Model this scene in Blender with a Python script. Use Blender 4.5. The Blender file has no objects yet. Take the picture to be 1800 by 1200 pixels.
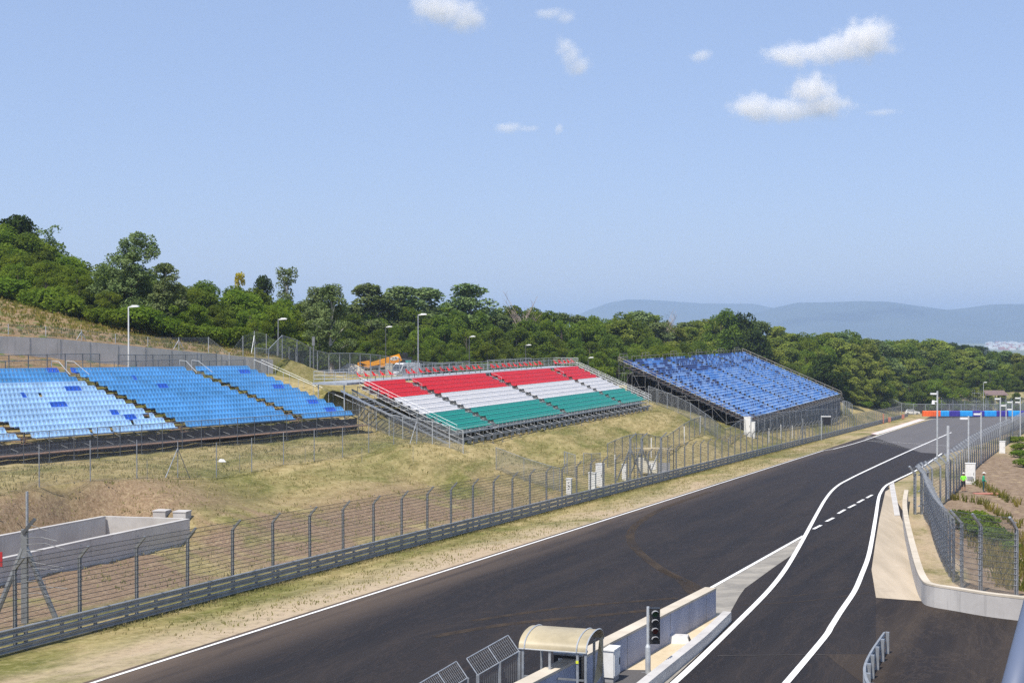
import bpy, math, random
import numpy as np
from mathutils import Vector, Matrix
R = math.radians
rnd = random.Random(11)
nrs = np.random.RandomState(5)
scn = bpy.context.scene
COL = scn.collection

# ------------------------------------------------------------------ camera, sky, sun
F = 2450.0            # focal length in photograph pixels (1800 wide)
HY = 577.0            # row of the true horizon in the photograph
CZ = 12.5             # eye height on the pit building
cam = bpy.data.cameras.new('camera'); camo = bpy.data.objects.new('camera', cam); COL.objects.link(camo)
cam.sensor_width = 36.0; cam.lens = 36.0 * F / 1800.0; cam.clip_start = 0.3; cam.clip_end = 60000
camo.location = (0, 0, CZ); camo.rotation_euler = (R(90) - math.atan((600 - HY) / F), 0, 0)
scn.camera = camo
SUN_EL, SUN_AZ = 60.0, (-0.50, -0.866)     # sun stands behind the camera to the left
w = bpy.data.worlds.new('World'); scn.world = w; w.use_nodes = True
nt = w.node_tree; nt.nodes.clear()
sky = nt.nodes.new('ShaderNodeTexSky'); sky.sky_type = 'NISHITA'; sky.sun_disc = False
sky.sun_elevation = R(SUN_EL); sky.sun_rotation = math.atan2(SUN_AZ[0], SUN_AZ[1])
sky.altitude = 250; sky.air_density = 1.0; sky.dust_density = 0.85; sky.ozone_density = 3.5
bg = nt.nodes.new('ShaderNodeBackground'); bg.inputs['Strength'].default_value = 0.118
wo = nt.nodes.new('ShaderNodeOutputWorld')
wb = nt.nodes.new('ShaderNodeMix'); wb.data_type = 'RGBA'; wb.blend_type = 'MULTIPLY'; wb.inputs[0].default_value = 1.0; wb.inputs[7].default_value = (1.0, .885, .96, 1)   # camera white balance
nt.links.new(sky.outputs[0], wb.inputs[6]); hz_ = nt.nodes.new('ShaderNodeMix'); hz_.data_type = 'RGBA'; hz_.inputs[0].default_value = .55; hz_.inputs[7].default_value = (2.6, 3.62, 5.5, 1)   # even summer haze high in the air
nt.links.new(wb.outputs[2], hz_.inputs[6]); nt.links.new(hz_.outputs[2], bg.inputs['Color']); nt.links.new(bg.outputs[0], wo.inputs['Surface'])
sl = bpy.data.lights.new('sun', 'SUN'); sl.energy = 4.4; sl.angle = R(0.5); sl.color = (1.0, 0.95, 0.87)
so = bpy.data.objects.new('sun', sl); COL.objects.link(so)
sd = Vector((SUN_AZ[0] * math.cos(R(SUN_EL)), SUN_AZ[1] * math.cos(R(SUN_EL)), math.sin(R(SUN_EL))))
so.rotation_euler = sd.to_track_quat('Z', 'Y').to_euler()
scn.view_settings.view_transform = 'Standard'; scn.view_settings.look = 'None'
scn.view_settings.exposure = 0.42; scn.view_settings.gamma = 1.0
scn.cycles.use_denoising = False
scn.cycles.max_bounces = 8; scn.cycles.transparent_max_bounces = 24; scn.cycles.volume_bounces = 6

# ------------------------------------------------------------------ helpers
def SS(a, b, x):
    t = np.clip((x - a) / (b - a), 0, 1); return t * t * (3 - 2 * t)

def link(o, parent=None):
    COL.objects.link(o)
    if parent is not None: o.parent = parent
    return o

def tag(o, label=None, cat=None, group=None, kind=None):
    if label: o['label'] = label
    if cat: o['category'] = cat
    if group: o['group'] = group
    if kind: o['kind'] = kind
    return o

def empty(name, loc=(0, 0, 0), rz=0.0):
    o = bpy.data.objects.new(name, None); COL.objects.link(o)
    o.location = loc; o.rotation_euler = (0, 0, rz); o.empty_display_size = 0.3
    return o

class MB:
    def __init__(s): s.v = []; s.f = []; s.m = []; s.uv = None
    def add(s, vs, fs, m=0):
        n = len(s.v); s.v.extend(vs)
        for f in fs: s.f.append(tuple(i + n for i in f)); s.m.append(m)
        return s
    def box(s, x0, x1, y0, y1, z0, z1, m=0):
        v = [(x0, y0, z0), (x1, y0, z0), (x1, y1, z0), (x0, y1, z0), (x0, y0, z1), (x1, y0, z1), (x1, y1, z1), (x0, y1, z1)]
        return s.add(v, [(0, 3, 2, 1), (4, 5, 6, 7), (0, 1, 5, 4), (1, 2, 6, 5), (2, 3, 7, 6), (3, 0, 4, 7)], m)
    def boxm(s, M, sx, sy, sz, m=0):
        v = [tuple(M @ Vector((a * sx, b * sy, c * sz))) for c in (-.5, .5) for a, b in ((-.5, -.5), (.5, -.5), (.5, .5), (-.5, .5))]
        return s.add(v, [(0, 3, 2, 1), (4, 5, 6, 7), (0, 1, 5, 4), (1, 2, 6, 5), (2, 3, 7, 6), (3, 0, 4, 7)], m)
    def tube(s, a, b, r, n=6, m=0, r2=None, cap=True):
        a = Vector(a); b = Vector(b); d = b - a
        if d.length < 1e-6: return s
        q = d.to_track_quat('Z', 'Y'); r2 = r if r2 is None else r2
        vs = []
        for p, rr in ((a, r), (b, r2)):
            for i in range(n):
                t = 2 * math.pi * i / n
                vs.append(tuple(p + q @ Vector((rr * math.cos(t), rr * math.sin(t), 0))))
        fs = [(i, (i + 1) % n, n + (i + 1) % n, n + i) for i in range(n)]
        if cap: fs += [tuple(range(n - 1, -1, -1)), tuple(range(n, 2 * n))]
        return s.add(vs, fs, m)
    def path(s, pts, r, n=6, m=0, rr=None):
        # one continuous tube through the points
        P = [Vector(p) for p in pts]; k = len(P); vs = []
        for i, p in enumerate(P):
            d = (P[min(i + 1, k - 1)] - P[max(i - 1, 0)]).normalized()
            q = d.to_track_quat('Z', 'Y'); ra = rr[i] if rr else r
            for j in range(n):
                t = 2 * math.pi * j / n
                vs.append(tuple(p + q @ Vector((ra * math.cos(t), ra * math.sin(t), 0))))
        fs = [(i * n + j, i * n + (j + 1) % n, (i + 1) * n + (j + 1) % n, (i + 1) * n + j) for i in range(k - 1) for j in range(n)]
        fs += [tuple(range(n - 1, -1, -1)), tuple(range((k - 1) * n, k * n))]
        return s.add(vs, fs, m)
    def sweep(s, prof, frames, m=0, cap=True):
        # prof list of (a,b); frames list of (origin, side, up)
        n = len(prof); vs = []
        for o, sd_, up in frames:
            for a, b in prof: vs.append(tuple(Vector(o) + Vector(sd_) * a + Vector(up) * b))
        fs = [(i * n + j, i * n + (j + 1) % n, (i + 1) * n + (j + 1) % n, (i + 1) * n + j) for i in range(len(frames) - 1) for j in range(n)]
        if cap: fs += [tuple(range(n - 1, -1, -1)), tuple(range((len(frames) - 1) * n, len(frames) * n))]
        return s.add(vs, fs, m)
    def mesh(s, name, mats, smooth=False):
        me = bpy.data.meshes.new(name); me.from_pydata(s.v, [], s.f)
        for mt in (mats if isinstance(mats, (list, tuple)) else [mats]): me.materials.append(mt)
        if len(set(s.m)) > 1: me.polygons.foreach_set('material_index', s.m)
        if smooth: me.polygons.foreach_set('use_smooth', [True] * len(s.f))
        me.update(); return me
    def build(s, name, mats, parent=None, smooth=False):
        return link(bpy.data.objects.new(name, s.mesh(name, mats, smooth)), parent)

def structure(o): return tag(o, kind='structure')

# ------------------------------------------------------------------ materials
class N:
    def __init__(s, name):
        s.mat = bpy.data.materials.new(name); s.mat.use_nodes = True; s.t = s.mat.node_tree; s.t.nodes.clear()
        s.out = s.n('ShaderNodeOutputMaterial')
    def n(s, t, **k):
        x = s.t.nodes.new(t)
        for a, b in k.items(): setattr(x, a, b)
        return x
    def l(s, a, b): s.t.links.new(a, b)
    def setin(s, nd, i, v):
        if hasattr(v, 'node') or isinstance(v, bpy.types.NodeSocket): s.l(v, nd.inputs[i])
        else: nd.inputs[i].default_value = v
    def pos(s):
        return s.n('ShaderNodeNewGeometry').outputs['Position']
    def obj(s):
        return s.n('ShaderNodeTexCoord').outputs['Object']
    def mapping(s, vec, scale=(1, 1, 1), rot=(0, 0, 0)):
        m = s.n('ShaderNodeMapping'); s.l(vec, m.inputs[0]); m.inputs['Rotation'].default_value = rot; m.inputs['Scale'].default_value = scale
        return m.outputs[0]
    def noise(s, vec, scale, detail=4, rough=.6, dist=0.0):
        x = s.n('ShaderNodeTexNoise'); s.l(vec, x.inputs['Vector']); x.inputs['Scale'].default_value = scale
        x.inputs['Detail'].default_value = detail; x.inputs['Roughness'].default_value = rough; x.inputs['Distortion'].default_value = dist
        return x.outputs['Fac']
    def rng(s, v, a, b, c=0.0, d=1.0, smooth=True):
        x = s.n('ShaderNodeMapRange'); x.interpolation_type = 'SMOOTHSTEP' if smooth else 'LINEAR'
        s.setin(x, 0, v); x.inputs[1].default_value = a; x.inputs[2].default_value = b; x.inputs[3].default_value = c; x.inputs[4].default_value = d
        return x.outputs[0]
    def mix(s, f, a, b):
        x = s.n('ShaderNodeMix', data_type='RGBA'); s.setin(x, 0, f)
        for i, v in ((6, a), (7, b)):
            if isinstance(v, tuple): x.inputs[i].default_value = (v[0], v[1], v[2], 1)
            else: s.l(v, x.inputs[i])
        return x.outputs[2]
    def math(s, op, a, b=0.0):
        x = s.n('ShaderNodeMath', operation=op); s.setin(x, 0, a); s.setin(x, 1, b); return x.outputs[0]
    def bsdf(s, col, rough=.7, metal=0.0, spec=.5, bump=None, bstr=.3, bdist=.05):
        b = s.n('ShaderNodeBsdfPrincipled')
        if isinstance(col, tuple): b.inputs['Base Color'].default_value = (col[0], col[1], col[2], 1)
        else: s.l(col, b.inputs['Base Color'])
        s.setin(b, 'Roughness', rough); b.inputs['Metallic'].default_value = metal; b.inputs['Specular IOR Level'].default_value = spec
        if bump is not None:
            k = s.n('ShaderNodeBump'); k.inputs['Strength'].default_value = bstr; k.inputs['Distance'].default_value = bdist
            s.l(bump, k.inputs['Height']); s.l(k.outputs[0], b.inputs['Normal'])
        s.l(b.outputs[0], s.out.inputs['Surface']); return b

def simple(name, col, rough=.6, metal=0.0, var=.15, scale=3.0, spec=.5, rand=0.0):
    m = N(name); nz = m.noise(m.obj(), scale, 5)
    lo = tuple(c * (1 - var) for c in col); hi = tuple(min(1, c * (1 + var)) for c in col)
    c = m.mix(m.rng(nz, .3, .7), lo, hi)
    if rand:
        oi = m.n('ShaderNodeObjectInfo').outputs['Random']; h = m.n('ShaderNodeHueSaturation')
        m.l(m.rng(oi, 0, 1, 1 - rand, 1 + rand, False), h.inputs['Value']); m.l(c, h.inputs['Color']); c = h.outputs[0]
    m.bsdf(c, rough, metal, spec); return m.mat

def leafmat(name, a, b, trans=.5, rand=.14):
    if 'leaves' in name and 'yellow' not in name: a = (a[0] * 1.5, a[1] * 1.3, a[2] * 1.05); b = (b[0] * 1.55, b[1] * 1.34, b[2] * 1.05)
    m = N(name); p = m.obj()
    n1 = m.noise(p, .45, 3); n2 = m.noise(p, 3.5, 2)
    c = m.mix(m.rng(n1, .35, .65), a, b)
    dk = tuple(x * .6 for x in a)
    c = m.mix(m.rng(n2, .55, .75, 0, .5), c, dk)
    oi = m.n('ShaderNodeObjectInfo').outputs['Random']; h = m.n('ShaderNodeHueSaturation')
    m.l(m.rng(oi, 0, 1, 1 - rand, 1 + rand, False), h.inputs['Value'])
    m.l(m.rng(oi, 0, 1, .485, .51, False), h.inputs['Hue']); m.l(c, h.inputs['Color'])
    d = m.n('ShaderNodeBsdfDiffuse'); t = m.n('ShaderNodeBsdfTranslucent'); x = m.n('ShaderNodeMixShader')
    m.l(h.outputs[0], d.inputs['Color']); m.l(h.outputs[0], t.inputs['Color']); x.inputs[0].default_value = trans
    m.l(d.outputs[0], x.inputs[1]); m.l(t.outputs[0], x.inputs[2]); m.l(x.outputs[0], m.out.inputs['Surface'])
    return m.mat

def meshmat(name, col=(.28, .29, .3), cell=.05, wire=.10):
    # woven chain-link: real 5 cm diamonds, open between the wires, laid out on the panel's own UVs (metres)
    m = N(name); uv = m.n('ShaderNodeUVMap').outputs[0]; sp = m.n('ShaderNodeSeparateXYZ'); m.l(uv, sp.inputs[0])
    u, v = sp.outputs[0], sp.outputs[1]
    def line(x):
        f = m.math('FRACT', m.math('DIVIDE', x, cell)); return m.math('LESS_THAN', f, wire)
    a = m.math('MAXIMUM', line(m.math('ADD', u, v)), line(m.math('SUBTRACT', u, v)))
    b = m.n('ShaderNodeBsdfPrincipled'); b.inputs['Base Color'].default_value = (*col, 1); b.inputs['Roughness'].default_value = .55; b.inputs['Metallic'].default_value = .3
    t = m.n('ShaderNodeBsdfTransparent'); x = m.n('ShaderNodeMixShader'); m.l(a, x.inputs[0]); m.l(t.outputs[0], x.inputs[1]); m.l(b.outputs[0], x.inputs[2])
    m.l(x.outputs[0], m.out.inputs['Surface']); return m.mat

TH = math.atan(930.0 / F)                       # heading of the straight
DX, DY = math.sin(TH), math.cos(TH)             # along the track
def UV(x, y): return DX * x + DY * y, -DY * x + DX * y
def XY(u, v): return DX * u - DY * v, DY * u + DX * v
ROT = (0, 0, TH)     # mapping rotation that turns world axes to (across, along)

def ground_mat():
    m = N('ground'); p = m.pos()
    pr = m.mapping(p, (1, 1, 1), (0, 0, TH)); sx = m.n('ShaderNodeSeparateXYZ'); m.l(pr, sx.inputs[0])
    vv = m.math('MULTIPLY', sx.outputs[0], -1.0); uu = sx.outputs[1]
    st = m.mapping(pr, (1, .28, 1))
    big = m.noise(p, .035, 5, .6); mid = m.noise(st, .22, 6, .65, .6); fine = m.noise(st, 1.6, 6, .7); grit = m.noise(p, 7.0, 4, .7)
    green = m.mix(m.rng(fine, .35, .7), (.095, .10, .024), (.19, .18, .055))
    straw = m.mix(m.rng(fine, .3, .7), (.24, .185, .075), (.40, .32, .155))
    soil = m.mix(m.rng(grit, .3, .7), (.16, .10, .06), (.30, .21, .14))
    c = m.mix(m.rng(m.math('ADD', m.math('MULTIPLY', mid, .6), m.math('MULTIPLY', big, .4)), .40, .56), green, straw)
    # bare soil behind the crash barrier near the pit end, and at the foot of the bank
    n3 = m.noise(p, .09, 4, .6, 1.0)
    band = m.math('MULTIPLY', m.rng(vv, 37.5, 39.5), m.rng(vv, 47, 53, 1, 0))
    near = m.rng(uu, 95, 130, 1, .0)
    c = m.mix(m.math('MULTIPLY', m.math('MULTIPLY', band, near), m.rng(m.math('ADD', n3, m.rng(vv, 45, 50, .08, 0)), .44, .56)), c, soil)
    c = m.mix(m.math('MULTIPLY', m.math('MULTIPLY', m.rng(vv, 49, 52), m.rng(uu, 74, 92, 1, 0)), m.rng(vv, 55.5, 57.5, .9, 0)), c, soil)
    # dusty shoulder beside the asphalt
    sh = m.math('MULTIPLY', m.rng(vv, 29.5, 33.5, 1, 0), m.rng(mid, .3, .55))
    c = m.mix(m.math('MULTIPLY', sh, m.rng(uu, 60, 170, 1, .35)), c, (.42, .33, .23))
    c = m.mix(m.math('MULTIPLY', m.rng(mid, .52, .64), m.math('MULTIPLY', m.rng(vv, 30, 36, .9, .0), .8)), c, (.40, .30, .20))
    # hill behind the retaining wall: dry soil dotted with weeds
    hill = m.math('MULTIPLY', m.rng(vv, 80, 84), m.rng(uu, 165, 195, 1, 0))
    hs = m.mix(m.rng(fine, .35, .65), (.19, .12, .06), (.31, .215, .12)); hs = m.mix(m.rng(grit, .62, .72), hs, (.34, .10, .05))
    vor = m.n('ShaderNodeTexVoronoi'); m.l(p, vor.inputs['Vector']); vor.inputs['Scale'].default_value = .75
    weed = m.math('MULTIPLY', m.rng(vor.outputs['Distance'], .26, .45, 1, 0), m.rng(mid, .34, .48))
    hs = m.mix(weed, hs, (.10, .13, .035))
    c = m.mix(hill, c, hs)
    # planted slope on the pit side
    rt = m.rng(m.math('SUBTRACT', vv, m.rng(uu, 70, 102, 0, 4.0)), 3.0, 3.6, 1, 0)
    rs = m.mix(m.rng(fine, .3, .7), (.17, .115, .075), (.27, .195, .135))
    rs = m.mix(m.rng(m.noise(p, .5, 4), .60, .70), rs, (.38, .29, .17))
    c = m.mix(m.math('MULTIPLY', rt, m.rng(uu, 185, 215, 1, 0)), c, rs)
    far = m.rng(uu, 430, 520)
    fc = m.mix(m.rng(m.noise(p, .0016, 6, .7), .4, .6), (.06, .085, .035), (.22, .21, .10))
    c = m.mix(far, c, fc)
    sp_ = m.noise(p, 2.6, 6, .8); c = m.mix(m.rng(sp_, .5, .66, 0, .45), c, (.10, .085, .035)); c = m.mix(m.rng(sp_, .5, .34, 0, .35), c, (.48, .40, .22))
    hgt = m.math('ADD', m.math('MULTIPLY', fine, .7), m.math('MULTIPLY', grit, .5))
    m.bsdf(c, .95, 0, .1, hgt, .6, .12); return m.mat

def asphalt_mat(name, base, tint, dust):
    m = N(name); p = m.pos(); pr = m.mapping(p, (1, 1, 1), (0, 0, TH)); sx = m.n('ShaderNodeSeparateXYZ'); m.l(pr, sx.inputs[0])
    vv = m.math('MULTIPLY', sx.outputs[0], -1.0); uu_ = sx.outputs[1]
    st = m.mapping(pr, (1.0, .05, 1)); a = m.noise(st, .55, 6, .65, .3); b = m.noise(p, .07, 4, .6, 1.5); g = m.noise(p, 9.0, 3, .8)
    cur = m.noise(m.mapping(pr, (1, .22, 1), (0, 0, .25)), .3, 5, .75, 2.2)
    c = m.mix(m.rng(a, .35, .68), tuple(x * .82 for x in base), tint)
    c = m.mix(m.rng(b, .4, .7, 0, .3), c, tuple(x * 1.3 for x in base))
    c = m.mix(m.rng(m.math('ADD', uu_, m.math('MULTIPLY', b, 60.0)), 110, 230, 0, .6), c, tuple(x * 1.9 for x in base))
    c = m.mix(m.rng(g, .3, .8, 0, .35), c, tuple(x * 1.7 for x in base))
    ln = m.math('ABSOLUTE', m.math('SUBTRACT', cur, .5))
    c = m.mix(m.rng(ln, 0.0, .03, .16, 0), c, dust)
    edge = m.math('MULTIPLY', m.math('MULTIPLY', m.rng(vv, 25.0, 30.5), m.rng(a, .3, .6, .25, 1)), m.rng(uu_, 60, 170, 1, .45))
    c = m.mix(m.math('MULTIPLY', edge, .8), c, (.175, .128, .092))
    m.bsdf(c, m.rng(a, .3, .7, .78, .92), 0, .2, g, .25, .01); return m.mat

def concrete_mat(name, a, b, rough=.85, stain=True):
    m = N(name); p = m.pos(); n1 = m.noise(p, .5, 6, .65, .5); n2 = m.noise(p, 6, 4); st = m.noise(m.mapping(p, (2.2, 2.2, .15)), 1.4, 4, .6)
    c = m.mix(m.rng(n1, .32, .68), a, b)
    if stain: c = m.mix(m.rng(st, .56, .74, 0, .45), c, tuple(x * .6 for x in a))
    m.bsdf(c, rough, 0, .3, n2, .2, .01); return m.mat

def slab_mat():
    m = N('run_off_concrete'); p = m.pos(); pr = m.mapping(p, (1, 1, 1), (0, 0, TH * .35)); st = m.mapping(pr, (1.0, .06, 1))
    a = m.noise(st, .9, 5, .6); b = m.noise(p, .5, 5)
    c = m.mix(m.rng(a, .3, .7), (.36, .30, .22), (.48, .40, .30)); c = m.mix(m.rng(b, .55, .75, 0, .35), c, (.30, .25, .19))
    m.bsdf(c, .9, 0, .2, b, .1, .01); return m.mat

M = {}
M['ground'] = ground_mat()
M['asphalt'] = asphalt_mat('new_asphalt', (.0165, .014, .0142), (.029, .024, .0225), (.075, .052, .038))
M['asphalt_old'] = asphalt_mat('old_asphalt', (.075, .070, .069), (.10, .094, .092), (.09, .078, .07))
M['asphalt_yard'] = asphalt_mat('yard_asphalt', (.020, .0155, .014), (.048, .036, .027), (.11, .08, .057))
_w = N('white_paint'); _p = _w.pos(); _f = _w.mix(_w.rng(_w.noise(_p, 1.3, 6, .7), .52, .72, 0, .55), (.78, .77, .74), (.36, .32, .27)); _f = _w.mix(_w.rng(_w.noise(_p, 14, 3, .7), .6, .75, 0, .5), _f, (.30, .27, .24)); _w.bsdf(_f, .7, 0, .2); M['white'] = _w.mat
M['pinkwhite'] = simple('faded_kerb_paint', (.72, .55, .50), .7, 0, .12, 1.2)
M['conc'] = concrete_mat('concrete', (.50, .475, .445), (.60, .575, .54))
M['conc_w'] = concrete_mat('pale_concrete', (.43, .405, .38), (.54, .515, .48))
M['conc_d'] = concrete_mat('cast_concrete', (.50, .47, .42), (.61, .57, .52))
M['bluewall'] = concrete_mat('painted_wall', (.30, .32, .40), (.39, .41, .49), .7, False)
M['coping'] = concrete_mat('sandy_coping', (.46, .40, .31), (.58, .51, .41), .9, False)
M['sand'] = concrete_mat('sandy_floor', (.52, .42, .27), (.66, .55, .39), .95, False)
M['wedge'] = concrete_mat('old_concrete_strip', (.20, .185, .16), (.33, .30, .25), .9, False)
M['slab'] = slab_mat()
M['galv'] = simple('galvanised_steel', (.36, .38, .40), .48, .45, .18, 4)
M['galv_d'] = simple('weathered_galvanised_steel', (.24, .25, .255), .5, .4, .2, 3)
M['galv_l'] = simple('bright_galvanised_steel', (.52, .54, .55), .5, .3, .12, 4)
M['rail'] = simple('galvanised_rail', (.31, .32, .325), .45, .35, .15, 2)
M['pipe'] = simple('scaffold_pipe', (.27, .27, .27), .55, .4, .25, 3)
M['pipe_d'] = simple('dark_scaffold_pipe', (.10, .105, .11), .6, .3, .3, 3)
M['wood'] = simple('weathered_plank', (.22, .135, .09), .85, 0, .35, 4)
M['deckm'] = simple('steel_deck', (.40, .41, .41), .5, .35, .15, 2)
M['mesh'] = meshmat('chain_link_wire')
M['mesh_d'] = meshmat('dense_chain_link', (.22, .23, .24), .05, .17)
M['cable'] = simple('steel_cable', (.12, .125, .13), .5, .5, .1, 2)
M['whitebox'] = simple('white_cabinet_paint', (.74, .73, .70), .5, 0, .05, 3)
M['grey'] = simple('grey_plastic', (.30, .30, .31), .6, 0, .1, 3)
M['black'] = simple('black_plastic', (.02, .02, .022), .45, 0, .2, 3)
M['dark'] = simple('shade_sheeting', (.035, .035, .038), .8, 0, .4, 1)  # near-black, mostly for the sheets added as shade under the stands
M['red'] = simple('red_seat_plastic', (.74, .012, .016), .42, 0, .15, 5)
M['seatwhite'] = simple('white_seat_plastic', (.74, .71, .68), .4, 0, .06, 5)
M['green'] = simple('green_seat_plastic', (.008, .33, .25), .38, 0, .15, 5)
M['sky1'] = simple('pale_blue_seat_plastic', (.36, .55, .76), .42, 0, .12, .35)
M['sky2'] = simple('blue_seat_plastic', (.10, .32, .60), .42, 0, .15, .35)
M['sky3'] = simple('deep_blue_seat_plastic', (.04, .14, .56), .4, 0, .1, 2)
M['b1'] = simple('azure_seat_plastic', (.15, .35, .68), .42, 0, .15, 1)
M['b2'] = simple('cornflower_seat_plastic', (.33, .48, .72), .42, 0, .15, 1)
M['b3'] = simple('navy_seat_plastic', (.05, .10, .28), .42, 0, .15, 1)
M['orange'] = simple('orange_cover', (.85, .13, .02), .5, 0, .08, 1)
M['bar_b'] = simple('bright_blue_cover', (.02, .33, .80), .45, 0, .1, 1)
M['bar_p'] = simple('violet_cover', (.05, .035, .30), .45, 0, .1, 1)
M['yellow'] = simple('crane_yellow', (.95, .38, .01), .4, 0, .08, 2)
M['carwhite'] = simple('car_paint', (.75, .75, .75), .25, 0, .03, 1)
M['glass'] = simple('tinted_glass', (.03, .035, .04), .08, 0, .1, 1, .8)
M['tyre'] = simple('rubber', (.02, .02, .02), .8, 0, .1, 2)
M['teal'] = simple('teal_cabin', (.03, .32, .27), .5, 0, .08, 1)
M['beige'] = simple('beige_panel', (.62, .58, .47), .6, 0, .08, 1)
M['gravel'] = simple('gravel', (.52, .46, .36), .95, 0, .18, 1.5)
M['roofm'] = simple('translucent_roof_sheet', (.37, .31, .195), .5, 0, .2, .9)
M['canvas'] = simple('beige_canvas', (.40, .33, .20), .8, 0, .2, 2)
M['roofbrown'] = simple('brown_tile_roof', (.16, .11, .10), .85, 0, .2, 3)
M['lampwhite'] = simple('lamp_housing', (.80, .80, .78), .4, 0, .03, 2)
M['redsign'] = simple('red_sign_face', (.40, .025, .03), .5, 0, .05, 2)
M['bark'] = simple('bark', (.10, .08, .06), .9, 0, .3, 2)
M['bark_w'] = simple('pale_birch_bark', (.42, .40, .36), .9, 0, .35, 1.5)
M['bluepole'] = simple('blue_grey_painted_steel', (.10, .125, .19), .55, 0, .06, .6)
M['skin'] = simple('skin', (.42, .22, .14), .6, 0, .08, 3)
M['hiviz'] = simple('lime_shirt', (.22, .80, .04), .8, 0, .08, 3)
M['blackcloth'] = simple('black_trousers', (.018, .018, .022), .85, 0, .2, 3)
M['greencloth'] = simple('green_shirt', (.02, .33, .19), .8, 0, .1, 3)
M['tealcloth'] = simple('dark_teal_trousers', (.012, .06, .075), .85, 0, .15, 3)
M['hat'] = simple('pale_hat_cloth', (.62, .60, .55), .8, 0, .05, 3)
M['brick_board'] = simple('reddish_board', (.42, .17, .12), .8, 0, .1, 3)
M['lensgreen'] = simple('unlit_green_lens', (.02, .06, .03), .2, 0, .1, 2)
M['lensred'] = simple('unlit_red_lens', (.06, .012, .01), .2, 0, .1, 2)
M['yellowtape'] = simple('yellow_sticker', (.65, .68, .03), .6, 0, .05, 2)
L = {
 'locust': leafmat('locust_leaves', (.075, .135, .02), (.15, .225, .035)),
 'oak': leafmat('oak_leaves', (.06, .11, .02), (.12, .185, .035)),
 'dark': leafmat('dark_leaves', (.02, .04, .013), (.038, .066, .02), .2),
 'poplar': leafmat('poplar_leaves', (.075, .125, .05), (.135, .20, .095), .3),
 'olive': leafmat('olive_leaves', (.11, .165, .035), (.20, .26, .065)),
 'yellow': leafmat('yellow_leaves', (.42, .36, .03), (.55, .48, .06)),
 'bush': leafmat('bush_leaves', (.06, .12, .015), (.12, .20, .03)),
 'weed': leafmat('weed_leaves', (.09, .12, .03), (.22, .20, .07)),
 'grass': leafmat('grass_blades', (.22, .21, .075), (.40, .33, .16), .3),
 'plant': leafmat('young_plant_leaves', (.10, .13, .03), (.21, .20, .065)),
}

# ------------------------------------------------------------------ terrain function
def plane(Y): return 2.7 - 0.038 * Y
def pD(y, H): return F * H / (y - HY)
def on_plane(x, y):                     # picture point -> point of the track plane
    D = F * 9.8 / (y - 668.1); return ((x - 900) / F * D, D)
def PX(x, D): return (x - 900) / F * D  # world X of column x at distance D

S1 = dict(th=math.atan(1140 / F), X0=80.5); S2 = dict(th=math.atan(1008 / F), X0=62.9); S3 = dict(th=math.atan(1005 / F), X0=52.8)
def SP(S, u, w_=0.0):
    s, c = math.sin(S['th']), math.cos(S['th']); return (-S['X0'] + u * s - w_ * c, u * c + w_ * s)
ctrl = []   # X, Y, residual above the track plane
def cz(X, Y, z): ctrl.append((X, Y, z - plane(Y)))
for u in range(20, 480, 35): X, Y = XY(u, 36); ctrl.append((X, Y, 0.0))
for u, v, e in ((40, 48, .1), (65, 48, 0), (90, 48, 0), (110, 47, .3), (135, 46, .8), (165, 44, .8), (200, 44, .8), 
                (40, 57, 3.2), (65, 57, 3.5)): X, Y = XY(u, v); ctrl.append((X, Y, e))
for x, D, H in ((68, 84, 9.32), (240, 96.2, 9.78), (440, 109, 10.23), (552, 118, 10.55), (692, 128, 10.6)): cz(PX(x, D), D, CZ - H)
for u, z in ((60, 3.6), (85, 3.5), (98, 3.3), (110, 3.06), (122, 2.74), (134, 2.45), (146, 2.3), (154, 2.2)): X, Y = SP(S1, u, -2.0); cz(X, Y, z)
for u, z in ((60, 8.4), (85, 8.2), (109, 8.0), (130, 7.8), (153, 7.5)): X, Y = SP(S1, u, 14.0); cz(X, Y, z)
for u, z in ((149.5, 1.2), (170, 1.2), (192, 1.2), (214, 1.2)): X, Y = SP(S2, u, -1.5); cz(X, Y, z)
for u, z in ((149.5, 5.7), (180, 5.2), (214, 4.2)): X, Y = SP(S2, u, 12); cz(X, Y, z)
for u, z in ((236, -4.2), (250, -4.7), (265, -5.2), (280, -5.7), (297, -6.2), (318, -6.4)): X, Y = SP(S3, u, -1.5); cz(X, Y, z)
for u, z in ((236, 1.6), (280, .6), (322, -2.0)): X, Y = SP(S3, u, 21); cz(X, Y, z)
for x, D, z in ((480, 150, 7.4), (560, 165, 6.8), (640, 200, 5.2), (710, 215, 4.6), (826, 230, 4.0), (924, 250, 3.0), (1034, 280, 1.0), (1120, 300, -.5), (1300, 340, -3),
                (1500, 375, -8), (1600, 402, -11.0), (1604, 412, -11.6), (1575, 405, -11.0), (1155, 205, 1.1), (1232, 205, -1.6), (1500, 305, -4.2), (1555, 330, -8.6),
                (0, 260, 16), (200, 260, 12), (430, 260, 8), (700, 300, 3), (1000, 340, -.5), (1300, 420, -5), (1500, 430, -8.5), (604, 150, 5.3), (655, 139, 2.4)): cz(PX(x, D), D, z)
for x, D, z in ((1640, 440, -9), (1720, 440, -8), (1800, 440, -7.5), (1900, 440, -7.5), (1640, 500, -8), (1800, 520, -6)): cz(PX(x, D), D, z)
cp = np.array(ctrl)
for t in (-30, -15, 0, 8, 16, 24): cz(-46.3 + .594 * t + .65, 126 + .804 * t - .5, 8.1 - .02 * t)
def _k(r2): return 0.5 * r2 * np.log(r2 + 1e-6)
_n = len(cp); _A = np.zeros((_n + 3, _n + 3)); _d2 = ((cp[:, None, :2] - cp[None, :, :2]) ** 2).sum(2)
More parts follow.
